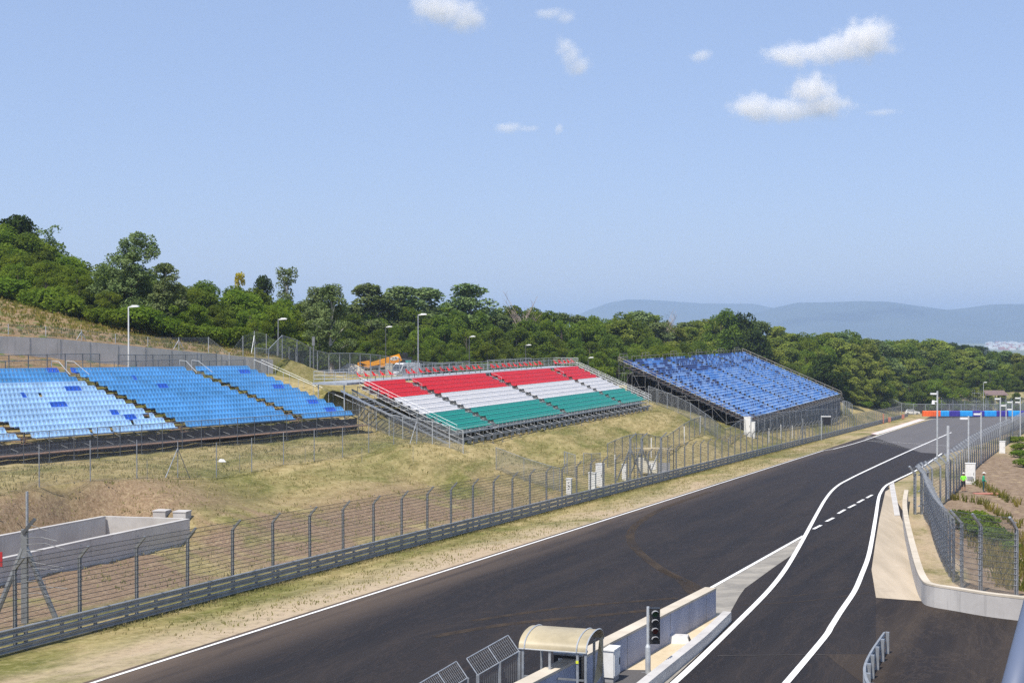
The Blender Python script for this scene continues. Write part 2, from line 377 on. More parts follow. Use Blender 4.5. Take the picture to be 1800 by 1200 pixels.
_A[:_n, :_n] = _k(_d2) + np.eye(_n) * 4.0; _A[:_n, _n] = 1; _A[:_n, _n + 1:] = cp[:, :2]; _A[_n, :_n] = 1; _A[_n + 1:, :_n] = cp[:, :2].T
_w = np.linalg.solve(_A, np.concatenate([cp[:, 2], [0, 0, 0]]))
W0 = np.array([-46.3, 126.0]); W1 = np.array([-26.35, 153.0]); WL = np.linalg.norm(W1 - W0); WD = (W1 - W0) / WL; WN = np.array([-WD[1], WD[0]])
BB = np.array([-25.0, 85.3]); _b0 = np.array([-27.55, 75.0]); BD = (BB - _b0) / np.linalg.norm(BB - _b0); BN = np.array([-BD[1], BD[0]])
STC = [(S1, 60, 153, 1.02, .357, 13, lambda u: CZ - (5.84 + .0197 * .9067 * u)), (S2, 149.5, 214.4, .88, .386, 12, lambda u: CZ - 10.1 + 0 * u), (S3, 235.5, 323.4, .8, .34, 26, lambda u: CZ - 14.05 + 0 * u)]
def wall_top(t):      # top of the retaining wall, t metres from W0
    return np.interp(t, [-60, 0, 5.2, WL], [12.0, 11.8, 11.6, 9.1])
def terrain(X, Y):
    X = np.asarray(X, float); Y = np.asarray(Y, float); shp = X.shape; x = X.ravel(); y = Y.ravel(); out = np.zeros(len(x))
    xc = np.clip(x, -140, 220); yc = np.clip(y, 15, 560)
    for a in range(0, len(x), 20000):
        s = slice(a, a + 20000); d2 = (xc[s, None] - cp[None, :, 0]) ** 2 + (yc[s, None] - cp[None, :, 1]) ** 2
        out[s] = _k(d2) @ _w[:_n] + _w[_n] + xc[s] * _w[_n + 1] + yc[s] * _w[_n + 2]
    u = DX * x + DY * y; v = -DY * x + DX * y
    left = SS(36.8, 41.5, v); farb = SS(424, 438, y)
    e = out * np.maximum(left, farb)
    # the pit side falls away gently to the right of the fence
    fx = np.interp(y, [40, 66, 93, 117, 167, 248, 400], [21, 21.5, 28.2, 37, 56.6, 90.6, 152])
    fx = np.where(y < 64, 60, fx)
    e = e - 0.07 * np.clip(x - fx - 1, 0, 45) * (1 - farb) * (v < 30)
    z = plane(np.minimum(yc, 560)) + e
    # hill above the retaining wall
    rx = x - W0[0]; ry = y - W0[1]; t = rx * WD[0] + ry * WD[1]; s_ = rx * WN[0] + ry * WN[1]
    sl_ = np.interp(t, [-40, 0, 20, 26, WL, WL + 12], [.20, .20, .19, .155, .15, .10])
    hz = wall_top(t) - .15 + sl_ * np.clip(s_, 0, 38) - .05 * np.clip(s_ - 44, 0, 40)
    k = SS(.35, 1.4, s_) * (1 - SS(WL + 1, WL + 15, t))
    # the open concrete basin at the foot of the bank
    bx, by = x - BB[0], y - BB[1]; tb_ = bx * BD[0] + by * BD[1]; sb_ = bx * BN[0] + by * BN[1]
    cap = np.where(sb_ > 1.5, 1.3 + 1.3 * np.clip(sb_ - 1.5, 0, 9), -.1) + np.clip(tb_ - .2, 0, 30) * .6
    z = np.where((v > 40) & (y < 98), np.minimum(z, plane(y) + cap), z)
    # nothing pokes through the seats: the ground stays under the stands
    for S, ua, ub, run, rise, nr, zs in STC:
        s0, c0 = math.sin(S['th']), math.cos(S['th']); px_ = x + S['X0']; uu = px_ * s0 + y * c0; ww = -px_ * c0 + y * s0
        surf = zs(uu) + np.clip(ww, -1.5, nr * run) / run * rise - 1.15
        inside = SS(ua - (1.2 if S is S2 else 4), ua - (.1 if S is S2 else 1), uu) * (1 - SS(ub + 1, ub + 4, uu)) * SS(-3, -1.2, ww) * (1 - SS(nr * run + .5, nr * run + 2.5, ww))
        z = np.where(z > surf, z + (surf - z) * inside, z)
    z = np.where(k > 0, z + (np.maximum(hz, z) - z) * k, z)
    # far valley
    rr = np.hypot(x, y); z = z + (-78 - z) * SS(520, 1700, rr)
    return z.reshape(shp)
def G(X, Y): return float(terrain(np.array([X]), np.array([Y]))[0])

def build_ground():
    xs = np.concatenate([-np.geomspace(160, 16000, 26)[::-1], np.arange(-150, -70, 5), np.arange(-70, 100, 1.25), np.arange(100, 240, 5), np.geomspace(245, 16000, 26)])
    ys = np.concatenate([[-400, -100, -20], np.arange(10, 330, 1.25), np.arange(330, 460, 3.3), np.geomspace(466, 20000, 44)])
    gx, gy = np.meshgrid(xs, ys); gz = terrain(gx, gy)
    u = DX * gx + DY * gy; v = -DY * gx + DX * gy
    bump = (nrs.rand(*gz.shape) - .5) * .16 * SS(41, 44, v) * (gy < 430)
    gz = gz + bump
    nx = len(xs); V = np.stack([gx.ravel(), gy.ravel(), gz.ravel()], 1)
    idx = np.arange(len(V)).reshape(gz.shape)
    Fq = np.stack([idx[:-1, :-1].ravel(), idx[:-1, 1:].ravel(), idx[1:, 1:].ravel(), idx[1:, :-1].ravel()], 1)
    me = bpy.data.meshes.new('ground'); me.from_pydata(V.tolist(), [], Fq.tolist()); me.materials.append(M['ground'])
    me.polygons.foreach_set('use_smooth', [True] * len(Fq)); me.update()
    return structure(link(bpy.data.objects.new('ground', me)))
ground = build_ground()

# ------------------------------------------------------------------ flat surfaces on the track plane
def sheet(name, pts, mat, dz):
    # polygon of plan points laid on the track plane
    import mathutils
    tri = mathutils.geometry.tessellate_polygon([[Vector((a, b, 0)) for a, b in pts]])
    mb = MB(); mb.add([(a, b, plane(b) + dz) for a, b in pts], [tuple(t) for t in tri])
    me = mb.mesh(name, mat)
    for p_ in me.polygons:
        if p_.normal.z < 0: p_.flip()
    return structure(link(bpy.data.objects.new(name, me)))
def P(*pp): return [on_plane(x, y) for x, y in pp]
def smooth_line(pts, n=6):
    out = []
    for i in range(len(pts) - 1):
        p0 = pts[max(i - 1, 0)]; p1 = pts[i]; p2 = pts[i + 1]; p3 = pts[min(i + 2, len(pts) - 1)]
        for k in range(n):
            t = k / n
            out.append(tuple(.5 * ((2 * p1[j]) + (-p0[j] + p2[j]) * t + (2 * p0[j] - 5 * p1[j] + 4 * p2[j] - p3[j]) * t * t + (-p0[j] + 3 * p1[j] - 3 * p2[j] + p3[j]) * t ** 3) for j in (0, 1)))
    out.append(pts[-1]); return out
def strip(name, pts, width, mat, dz, sm=True):
    pts = smooth_line(pts) if sm and len(pts) > 2 else pts
    lf = []; rt = []
    for i, p in enumerate(pts):
        a = pts[max(i - 1, 0)]; b = pts[min(i + 1, len(pts) - 1)]; d = Vector((b[0] - a[0], b[1] - a[1])).normalized(); n = Vector((-d.y, d.x)) * width / 2
        lf.append((p[0] + n.x, p[1] + n.y)); rt.append((p[0] - n.x, p[1] - n.y))
    mb = MB(); k = len(pts)
    mb.add([(a, b, plane(b) + dz) for a, b in lf + rt], [(i, k + i, k + i + 1, i + 1) for i in range(k - 1)])
    return structure(mb.build(name, mat))

WV = 28.75            # white edge line, metres left of the camera's parallel
RV = 37.0 * DY        # crash barrier
edgeL = [XY(u, WV + .35) for u in (-20, 60, 150, 250, 330)] + P((1520, 771), (1640, 734), (1680, 729.5))
right = P((1840, 729.5), (1792, 752), (1725, 778), (1660, 797), (1622, 821), (1577, 845), (1562, 853), (1590, 900), (1596, 935), (1612, 1000), (1628, 1056), (1641, 1065), (1680, 1072), (1740, 1082.5), (1794, 1089)) + [(40, 50), (60, 20), (60, -20)]
sheet('racetrack', edgeL + right + [(0, -20)], M['asphalt'], .012)
sheet('racetrack_far_section', [XY(258, WV + .33)] + P((1520, 771), (1640, 734), (1680, 730.5), (1838, 730.5), (1790, 752), (1725, 778), (1663, 796), (1620, 793.5)), M['asphalt_old'], .018)
sheet('run_off_patch', P((1642, 726), (1800, 725), (1800, 729.5), (1640, 733.5), (1626, 735)), M['asphalt'], .024)
sheet('gravel_strip', P((1646, 722), (1810, 721.5), (1810, 725), (1643, 726)), M['gravel'], .02)
sheet('yard', P((1452, 1149), (1541, 1149), (1541, 1050), (1628, 1056.5), (1641, 1065), (1680, 1072), (1740, 1082.5), (1794, 1089)) + [(38, 50), (50, 20), (12, 20)], M['asphalt_yard'], .018)
# white markings
strip('edge_line', [XY(u, WV) for u in (-20, 100, 200)] + [on_plane(1465, 787.5)], .16, M['white'], .028, False)
strip('edge_line', P((1465, 787.5), (1520, 772), (1600, 744), (1632, 735.5), (1700, 731), (1800, 730.6)), .2, M['white'], .03)
Lp = P((1673, 758), (1650, 768), (1590, 794.5), (1520, 827), (1490, 842), (1475, 850.5), (1462, 862), (1450, 878), (1438, 899), (1416, 940), (1398, 972), (1378, 1004), (1350, 1039), (1300, 1090), (1240, 1149), (1190, 1196), (1100, 1275))
strip('pit_exit_line', Lp, .24, M['white'], .032)
Rp = P((1656, 795), (1620, 820), (1575, 842.5), (1558, 852), (1549.5, 863), (1545, 875), (1540, 908), (1533, 950), (1526.5, 980), (1516, 1008), (1503, 1038), (1479, 1074), (1462, 1101), (1450, 1120), (1384, 1199), (1310, 1285))
strip('pit_lane_line', Rp, .24, M['white'], .032)
strip('divider_line', P((1251, 1032), (1413, 940.5)), .2, M['white'], .036, False)
for a, b, c, d in ((1534, 868, 1524, 873.5), (1519, 876, 1508, 882), (1504, 885, 1492, 891), (1486, 894, 1474, 901), (1466, 908.5, 1453, 915), (1444, 921.5, 1430.5, 928.5)):
    strip('dash_line', P((a, b), (c, d)), .22, M['white'], .03, False)
strip('start_grid_line', P((1521, 772.5), (1580, 776), (1668, 781.5)), .13, M['white'], .027, False)
for i in range(6):
    x = 1694 + i * 12; sheet('painted_bar', P((x, 728.3), (x + 8.5, 728.3), (x + 10.5, 726.3), (x + 2, 726.3)), M['white'], .036)
sheet('kerb', P((1531, 760.5), (1541, 762), (1626, 735.5), (1616, 734.3)), M['pinkwhite'], .05)
strip('kerb_edge', P((1541, 762.3), (1626, 735.8)), .18, M['white'], .056, False)
# pit exit wedge, run-off slab, island floor
sheet('concrete_wedge', P((1251, 1034), (1413, 942.5), (1411, 947), (1394, 973), (1362, 995), (1310, 1033), (1300, 1047), (1284, 1076), (1251, 1080)), M['wedge'], .022)
sheet('run_off_slab', P((1541, 1049.5), (1533, 1000), (1540, 950), (1547, 908), (1557, 862), (1572, 853), (1583, 905), (1596, 935), (1612, 1000), (1628, 1056)), M['slab'], .024)
sheet('kerb_strip', P((1564, 851), (1572, 846), (1583, 905), (1573, 905)), M['conc_w'], .045)
sheet('island_floor', P((1251, 1079.5), (1284, 1077), (1128, 1201), (1000, 1225), (1083, 1178)), M['sand'], .03)
sheet('island_apron', P((1090, 1177), (1145, 1178), (1128, 1201), (1040, 1270), (940, 1262)), M['asphalt_old'], .036)
sheet('gutter_strip', P((1279, 1094), (1285, 1086), (1236, 1143), (1180, 1196), (1110, 1262), (1090, 1262), (1150, 1200), (1205, 1150)), M['wedge'], .026)
# tyre marks and dust trails
_t = N('tyre_dust'); _a = _t.rng(_t.noise(_t.mapping(_t.pos(), (1, .3, 1)), 1.2, 5, .7), .3, .65, .1, .75); _b = _t.n('ShaderNodeBsdfDiffuse'); _b.inputs['Color'].default_value = (.078, .061, .048, 1)
_c = _t.n('ShaderNodeBsdfTransparent'); _x = _t.n('ShaderNodeMixShader'); _t.l(_a, _x.inputs[0]); _t.l(_c.outputs[0], _x.inputs[1]); _t.l(_b.outputs[0], _x.inputs[2]); _t.l(_x.outputs[0], _t.out.inputs['Surface']); tm = _t.mat
for pts, wd in ((((1250, 1050), (1215, 1025), (1165, 1000), (1125, 970), (1108, 945), (1120, 920), (1170, 890), (1250, 862)), .55), (((1240, 1056), (1215, 1040), (1195, 1018), (1160, 1000)), .4),
                (((1190, 1066), (1060, 1080), (900, 1095), (760, 1118)), .5), (((1190, 1050), (1000, 1066), (830, 1090)), .4),
                (((1560, 1020), (1450, 1040), (1340, 1050)), .10), (((1300, 1063), (1420, 1055), (1530, 1040)), .10)):
    strip('tyre_mark', P(*pts), wd, tm, .020)

seam = simple('paving_seam', (.012, .010, .010), .9, 0, .3, .4); seam_l = simple('worn_seam', (.075, .066, .058), .9, 0, .3, .4)
for vs_ in (25.2, 21.4, 17.6): strip('paving_seam', [XY(u, vs_) for u in (30, 120, 210)], .045, seam, .016, False)
strip('paving_seam', P((1262, 1152), (1350, 1151), (1452, 1150)), .06, seam_l, .026, False)
strip('paving_seam', P((1466, 787.8), (1560, 793), (1652, 797.5)), .12, seam_l, .024, False)
# ------------------------------------------------------------------ fences and barriers
def uvpanel(name, base, tops, mat, parent):
    # wire panel following base points; UV in metres
    me = bpy.data.meshes.new(name); k = len(base); vs = [tuple(p) for p in base] + [tuple(p) for p in tops]
    me.from_pydata(vs, [], [(i, i + 1, k + i + 1, k + i) for i in range(k - 1)]); me.materials.append(mat)
    uv = me.uv_layers.new(name='UVMap'); s = [0.0]
    for i in range(1, k): s.append(s[-1] + math.dist(base[i], base[i - 1]))
    for p_ in me.polygons:
        for li in p_.loop_indices:
            vi = me.loops[li].vertex_index; j = vi % k
            uv.data[li].uv = (s[j], 0 if vi < k else math.dist(vs[j], vs[k + j]))
    return link(bpy.data.objects.new(name, me), parent)

def copy_obj(o, parent=None, loc=None, rot=None, name=None):
    c = o.copy(); COL.objects.link(c)
    if parent is not None: c.parent = parent
    if loc is not None: c.location = loc
    if rot is not None: c.rotation_euler = rot
    if name: c.name = name
    return c
def copy_tree(o, loc=None, rz=None, scale=None):
    c = o.copy(); COL.objects.link(c)
    if loc is not None: c.location = loc
    if rz is not None: c.rotation_euler = (0, 0, rz)
    if scale is not None: c.scale = scale
    for ch in list(o.children):
        d = ch.copy(); COL.objects.link(d); d.parent = c
        for g in list(ch.children):
            e = g.copy(); COL.objects.link(e); e.parent = d
    return c

def hook_post_mesh(name, h, arm, mat, wdt=.11):
    # steel post with an outward-leaning top, leaning towards local -y
    mb = MB(); t = wdt / 2
    mb.box(-t * .35, t * .35, -t, t, 0, h); mb.box(-t, t, -t, -t * .75, 0, h); mb.box(-t, t, t * .75, t, 0, h)
    c, s = math.cos(R(42)), math.sin(R(42))
    Mx = Matrix.Translation((0, -arm / 2 * s, h + arm / 2 * c)) @ Matrix.Rotation(R(42), 4, 'X')
    mb.boxm(Mx, wdt * .9, wdt * .8, arm)
    for i in range(12): mb.box(-t * 1.25, t * 1.25, -t * 1.3, -t, .55 + i * .26, .58 + i * .26)
    return mb.mesh(name, mat)

def debris_fence(name, pts, label, h, arm, mat, start_cable=1.1, dens=True, group=None, post_w=.11, meshm=None, side=1):
    # pts: plan points of the posts
    root = empty(name, (pts[0][0], pts[0][1], G(*pts[0]))); tag(root, label, 'fence', group)
    rx, ry, rz = root.location
    pm = hook_post_mesh('post', h, arm, mat, post_w)
    B = []; T = []; A = []
    for i, (x, y) in enumerate(pts):
        a = pts[max(i - 1, 0)]; b = pts[min(i + 1, len(pts) - 1)]; d = Vector((b[0] - a[0], b[1] - a[1])).normalized()
        n = Vector((d.y, -d.x)) * side; z = G(x, y)
        o = link(bpy.data.objects.new('post', pm), root); o.location = (x - rx, y - ry, z - rz); o.rotation_euler = (rnd.uniform(-.006, .006), rnd.uniform(-.006, .006), math.atan2(n.y, n.x) + R(90))
        B.append(Vector((x - rx, y - ry, z - rz + .05)) + Vector((n.x, n.y, 0)) * .07)
        T.append(Vector((x - rx, y - ry, z - rz + h)) + Vector((n.x, n.y, 0)) * .07)
        A.append(Vector((x - rx, y - ry, z - rz + h + arm * .74)) + Vector((n.x, n.y, 0)) * (.07 + arm * .67))
    mb = MB()
    for k in range(11):
        zz = start_cable + (h - start_cable) * k / 10.0
        f = zz / h
        for i in range(len(B) - 1):
            p = B[i].lerp(T[i], f); q = B[i + 1].lerp(T[i + 1], f); mid = p.lerp(q, .5) - Vector((0, 0, .02))
            mb.path([p, mid, q], .013, 3)
    for f in (.5, 1.0):
        for i in range(len(B) - 1): mb.path([T[i].lerp(A[i], f), T[i + 1].lerp(A[i + 1], f)], .013, 3)
    mb.build('cables', M['cable'], root)
    uvpanel('wire_mesh', B, T, meshm or M['mesh'], root); uvpanel('wire_mesh_overhang', T, A, meshm or M['mesh'], root)
    return root

# main debris fence behind the crash barrier
fpts = []
for n in range(-5, 101):
    D = 50.7 + 3.41 * n
    if 33 < D < 382: fpts.append((D * math.tan(TH) - 37.35, D))
debris_fence('debris_fence', fpts[:99], 'long debris fence with hooked post tops behind the triple rail crash barrier', 2.95, .62, M['galv_d'])

def wprof(z0, s=1.0):
    pr = [(0, .01), (.08, .035), (.08, .075), (.01, .115), (.01, .155), (.08, .195), (.08, .235), (0, .26)]
    f = [(a * s, z0 + b) for a, b in pr]; bk = [((a - .006) * s, z0 + b) for a, b in reversed(pr)]
    return f + bk
def guardrail(name, pts, label, nr=3, group=None, postmat=None, spacing=2.0, zf=None, h0=.04):
    zf = zf or (lambda x, y: plane(y))
    root = empty(name, (pts[0][0], pts[0][1], zf(*pts[0]))); tag(root, label, 'crash barrier', group); rx, ry, rz = root.location
    fr = []
    for i, (x, y) in enumerate(pts):
        a = pts[max(i - 1, 0)]; b = pts[min(i + 1, len(pts) - 1)]; d = Vector((b[0] - a[0], b[1] - a[1], zf(*b) - zf(*a))).normalized()
        n = Vector((d.y, -d.x, 0)).normalized(); fr.append((Vector((x - rx, y - ry, zf(x, y) - rz)), n, Vector((0, 0, 1))))
    for k in range(nr): MB().sweep(wprof(h0 + k * .31), fr).build('rail', M['rail'], root)
    pm = MB().box(-.05, .05, -.06, .06, 0, h0 + nr * .31 - .06).mesh('post', postmat or M['galv_d'])
    tot = [0.0]
    for i in range(1, len(pts)): tot.append(tot[-1] + math.dist(pts[i], pts[i - 1]))
    m_ = int(tot[-1] / spacing); xs = [p[0] for p in pts]; ys = [p[1] for p in pts]; many = []
    for j in range(m_ + 1):
        s = j * spacing; x = float(np.interp(s, tot, xs)); y = float(np.interp(s, tot, ys))
        i = min(max(int(np.searchsorted(tot, s)) - 1, 0), len(pts) - 2); d = Vector((pts[i + 1][0] - pts[i][0], pts[i + 1][1] - pts[i][1])).normalized()
        x -= d.y * .07; y += d.x * .07
        many.append((x - rx, y - ry, zf(x, y) - rz, math.atan2(d.y, d.x)))
    for q in many[:100]:
        o = link(bpy.data.objects.new('post', pm), root); o.location = q[:3]; o.rotation_euler = (0, 0, q[3])
    if len(many) > 100:
        mb = MB()
        for q in many[100:]: mb.boxm(Matrix.Translation((q[0], q[1], q[2] + .46)) @ Matrix.Rotation(q[3], 4, 'Z'), .1, .12, .92)
        tag(mb.build('posts', postmat or M['galv_d'], root), kind='stuff')
    return root
guardrail('crash_barrier', [(D * math.tan(TH) - 37.0, D) for D in (34, 60, 120, 200, 300, 388)], 'long triple rail steel crash barrier along the left grass verge of the track')

# mesh panel fence builder (straight posts, framed panels)
def post_fence(name, pts, label, h, mat, postr=.035, rail=True, meshm='mesh', group=None, z=None, brace=(), heights=None, cat='fence', sink=.0):
    z = z or G
    root = empty(name, (pts[0][0], pts[0][1], z(*pts[0]))); tag(root, label, cat, group); rx, ry, rz = root.location
    hh = heights or [h] * len(pts); pms = {}
    B = []; T = []
    for i, (x, y) in enumerate(pts):
        zz = z(x, y) - sink; k = round(hh[i], 2)
        if k not in pms: pms[k] = MB().tube((0, 0, 0), (0, 0, k + sink), postr, 6).mesh('post', mat)
        o = link(bpy.data.objects.new('post', pms[k]), root); o.location = (x - rx, y - ry, zz - rz)
        B.append(Vector((x - rx, y - ry, zz + sink - rz + .06))); T.append(Vector((x - rx, y - ry, zz + sink - rz + hh[i] - .04)))
        if i in brace:
            for sgn in (-1, 1):
                j = min(max(i + sgn, 0), len(pts) - 1)
                if j == i: continue
                d = Vector((pts[j][0] - x, pts[j][1] - y, 0)).normalized() * hh[i] * .55
                fx, fy = x + d.x, y + d.y
                MB().tube((x - rx, y - ry, zz + sink - rz + hh[i] * .8), (fx - rx, fy - ry, z(fx, fy) - rz), postr * .9, 6).build('brace', mat, root)
    mb = MB()
    if rail:
        for i in range(len(T) - 1): mb.tube(T[i], T[i + 1], postr * .7, 5)
    else:
        for f in (0, .5, 1):
            for i in range(len(T) - 1): mb.tube(B[i].lerp(T[i], f), B[i + 1].lerp(T[i + 1], f), .006, 3)
    mb.build('top_rail' if rail else 'tension_wire', mat, root)
    if meshm: uvpanel('wire_mesh', B, T, M[meshm], root)
    return root
def row_px(xs, D0x, D1x):       # plan points at columns xs on the plan line through two (x, D) points
    (xa, Da), (xb, Db) = D0x, D1x; A = Vector((PX(xa, Da), Da)); B = Vector((PX(xb, Db), Db)); out = []
    for x in xs:
        k = (x - 900) / F; den = (B.x - A.x) - k * (B.y - A.y); t = (k * A.y - A.x) / den; p = A.lerp(B, t); out.append((p.x, p.y))
    return out

# wire fence on the grass in front of the pale blue stand
fp = row_px([-30, 68, 158, 240, 312, 380, 442, 498, 552, 602, 648, 692, 732, 768], (68, 84), (692, 128))
post_fence('wire_fence', fp, 'slack wire fence on thin posts across the grass below the blue stand', 2.6, M['galv'], .034, False, 'mesh', brace=(4, 12))
for i, (x, y0, y1) in enumerate(((84, 819, 860), (258, 807, 852), (421, 797, 830), (536, 782, 816), (636, 772, 805), (726, 760, 794))):
    D = (80, 93, 105, 113, 119, 124)[i]; X = PX(x, D)
    o = MB().tube((0, 0, 0), (0, 0, 1.35), .018, 5).build('stake', M['galv_d']); o.location = (X, D, G(X, D))
    tag(o, ('thin stake in the grass nearest the picture edge under the pale seats', 'thin stake in the grass just left of the braced fence post',
            'thin stake in the grass below the aisle of the blue stand', 'thin stake in the grass below the right block of the blue stand',
            'thin stake in the grass below the gap between the two stands', 'thin stake in the grass left of the corner of the tricolour stand')[i], 'stake', 'thin stakes in the grass')

# mesh fence on the bank between the stands and the debris fence
fp = row_px([1068, 1081, 1094, 1107, 1119, 1130, 1141, 1152, 1163, 1174, 1184, 1194, 1203, 1212, 1221, 1230, 1239, 1248, 1257, 1266, 1275, 1284, 1293, 1302, 1311], (1068, 148), (1300, 210))
post_fence('mesh_fence', fp, 'framed mesh fence climbing the grass bank behind the marshal post', 2.5, M['galv_d'], .05, True, 'mesh_d')
fp = row_px([1322, 1333, 1344, 1355, 1366, 1377, 1388, 1399, 1409, 1419, 1429, 1439, 1448, 1456, 1464, 1473], (1318, 214), (1475, 292))
post_fence('mesh_fence', fp, 'tall mesh fence along the foot of the dark blue stand', 3.2, M['galv'], .05, True, 'mesh_d')
fp = row_px([872, 921, 973, 984], (872, 128), (975, 124)); post_fence('site_fence', fp, 'pair of mesh panels on the bank below the tricolour stand', 2.1, M['galv'], .03, True, 'mesh_d')
fp = row_px([1026, 1040, 1055], (1026, 140), (1055, 143)); post_fence('site_fence', fp, 'short framed mesh panel behind the tall white cabinet', 2.3, M['galv'], .04, True, 'mesh_d')
fp = row_px([992, 997, 1011], (992, 134), (1011, 132)); post_fence('site_fence', fp, 'tilted mesh panel left of the tall white cabinet', 2.2, M['galv'], .04, True, 'mesh_d')
# fence between stand one and two and behind
fp = row_px([620, 640, 662, 684, 708, 733, 760, 790, 814], (620, 141.5), (814, 131.5)); post_fence('site_fence', fp, 'row of mesh panels stepping down beside the tricolour stand', 2.2, M['galv_l'], .04, True, 'mesh_d')
fp = row_px([1140, 1155, 1173, 1192, 1214, 1240, 1262], (1140, 207), (1262, 204)); post_fence('site_fence', fp, 'row of mesh panels in the dip between the tricolour and dark blue stands', 2.4, M['galv'], .045, True, 'mesh_d')
fp = row_px([448, 472, 496, 522, 545, 558, 578, 597, 615, 633, 651, 668, 685, 702, 719, 731, 745, 760, 775, 790, 805, 820, 835, 850, 868, 888, 908], (448, 150), (908, 245))
post_fence('mesh_fence', fp, 'tall mesh fence running behind the stands past the orange crane', 2.7, M['galv'], .055, True, 'mesh_d')
fp = [(W0[0] + WD[0] * t + WN[0] * 1.7, W0[1] + WD[1] * t + WN[1] * 1.7) for t in (-10, -6, -2, 2, 6, 10, 14, 18, 22, 26)] + row_px([403, 427, 447, 468, 487, 508, 520, 533], (403, 147), (540, 185))
fence_h = [1.0] * 8 + [1.3, 1.7, 2.0, 2.2, 2.6, 2.7, 2.7, 2.7, 2.7, 2.7]
post_fence('wire_fence', fp, 'low wire fence above the concrete retaining wall climbing down past the hill edge', 1, M['galv_l'], .035, False, 'mesh', heights=fence_h, brace=(5, 8, 12))
# far fences behind the turn
fp = row_px([1480 + i * 21 for i in range(17)], (1500, 408), (1800, 402)); post_fence('mesh_fence', fp, 'grey mesh fence far behind the coloured tyre barrier', 3.2, M['galv'], .10, True, 'mesh_d')
fp = row_px([1655 + i * 20.5 for i in range(9)], (1655, 398), (1800, 396)); debris_fence('debris_fence', fp, 'far debris fence standing right behind the coloured tyre barrier', 4.6, .7, M['galv'], post_w=.16)
fp = row_px([1482, 1485, 1488, 1491, 1494, 1498], (1482, 300), (1498, 306)); post_fence('mesh_fence', fp, 'cluster of pale posts at the right corner of the dark blue stand', 3.0, M['galv_l'], .09, True, None)

# debris fence on the pit side
rp = [(1788, 1049), (1725, 1040)] ; rpts = [on_plane(x, y) for x, y in rp]
cur = P((1692, 1032), (1677, 1021), (1659, 990), (1645, 955), (1637, 926)) + [(30.6, 103), (36.8, 117), (56.3, 167), (90.2, 248), (132, 348)]
cs = smooth_line(cur, 10); acc = [0.0]
for i in range(1, len(cs)): acc.append(acc[-1] + math.dist(cs[i], cs[i - 1]))
q = 0.0; seg = []
while q < acc[-1]:
    seg.append((float(np.interp(q, acc, [p[0] for p in cs])), float(np.interp(q, acc, [p[1] for p in cs])))); q += 2.0 if q < 42 else 4.0
debris_fence('debris_fence', (rpts + seg)[:99], 'tall dense debris fence curving along the pit side past the two gardeners', 3.1, .8, M['galv'], .5, meshm=M['mesh_d'], post_w=.13, side=-1)
gp = P((1612, 880), (1609, 902)); fp = gp
root = empty('fence_gate', (gp[1][0], gp[1][1], plane(gp[1][1]))); tag(root, 'double steel gate post with angled top at the end of the curved concrete wall', 'gate post')
pm = hook_post_mesh('post', 3.0, .75, M['galv'], .16)
for dx_ in (0, .5):
    o = link(bpy.data.objects.new('post', pm), root); o.location = (dx_, 0, 0); o.rotation_euler = (0, 0, R(-70))
for zz in (.6, 1.7, 2.9): MB().tube((.25, 0, zz), (1.7, 2.2, zz), .05, 6).build('rail', M['galv'], root)

# ------------------------------------------------------------------ concrete walls
def wall(name, pts, h, thick, mat, label, zf=None, tops=None, cat='wall', coping=None, over=.0):
    zf = zf or (lambda x, y: plane(y)); root = empty(name, (pts[0][0], pts[0][1], zf(*pts[0]))); tag(root, label, cat); rx, ry, rz = root.location
    def build(nm, lo, hi, th, mt):
        mb = MB(); k = len(pts); A = []
        for i, (x, y) in enumerate(pts):
            a = pts[max(i - 1, 0)]; b = pts[min(i + 1, k - 1)]; d = Vector((b[0] - a[0], b[1] - a[1])).normalized(); n = Vector((-d.y, d.x)) * th / 2
            zb = zf(x, y); zt = (tops[i] if tops else zb + h)
            l_ = zb - .3 if lo == 'g' else zt + lo; h_ = zt + hi
            A += [(x - rx - n.x, y - ry - n.y, l_ - rz), (x - rx + n.x, y - ry + n.y, l_ - rz), (x - rx + n.x, y - ry + n.y, h_ - rz), (x - rx - n.x, y - ry - n.y, h_ - rz)]
        fs = []
        for i in range(k - 1):
            for j in range(4): fs.append((i * 4 + j, (i + 1) * 4 + j, (i + 1) * 4 + (j + 1) % 4, i * 4 + (j + 1) % 4))
        fs += [(0, 1, 2, 3), (4 * k - 1, 4 * k - 2, 4 * k - 3, 4 * k - 4)]
        mb.add(A, fs); return mb.build(nm, mt, root)
    build('wall_body', 'g', -.08 if coping else 0, thick, mat)
    if coping: build('coping', -.08, 0, thick + over, coping)
    return root
wt = P((1594, 880), (1591, 905), (1594, 935), (1602, 974), (1615.5, 1028), (1627.5, 1056), (1641, 1064.5), (1680, 1071.5), (1740, 1082), (1794, 1089), (1850, 1097))
wall('boundary_wall', smooth_line(wt, 4), 1.0, .3, M['conc_w'], 'low pale concrete wall curving round the grass strip by the pit exit', coping=M['coping'], over=.02)
wall('pit_wall', P((1250, 1081), (1083, 1178), (940, 1261), (800, 1342)), 1.2, .45, M['bluewall'], 'grey blue painted pit wall with sandy top beside the traffic light', coping=M['coping'], over=.03)
wall('low_kerb_wall', smooth_line(P((1279, 1091), (1262, 1108), (1232, 1137), (1190, 1172), (1130, 1222), (1070, 1275)), 3), .42, .34, M['conc_w'], 'low white kerb wall edging the island next to the pit lane')
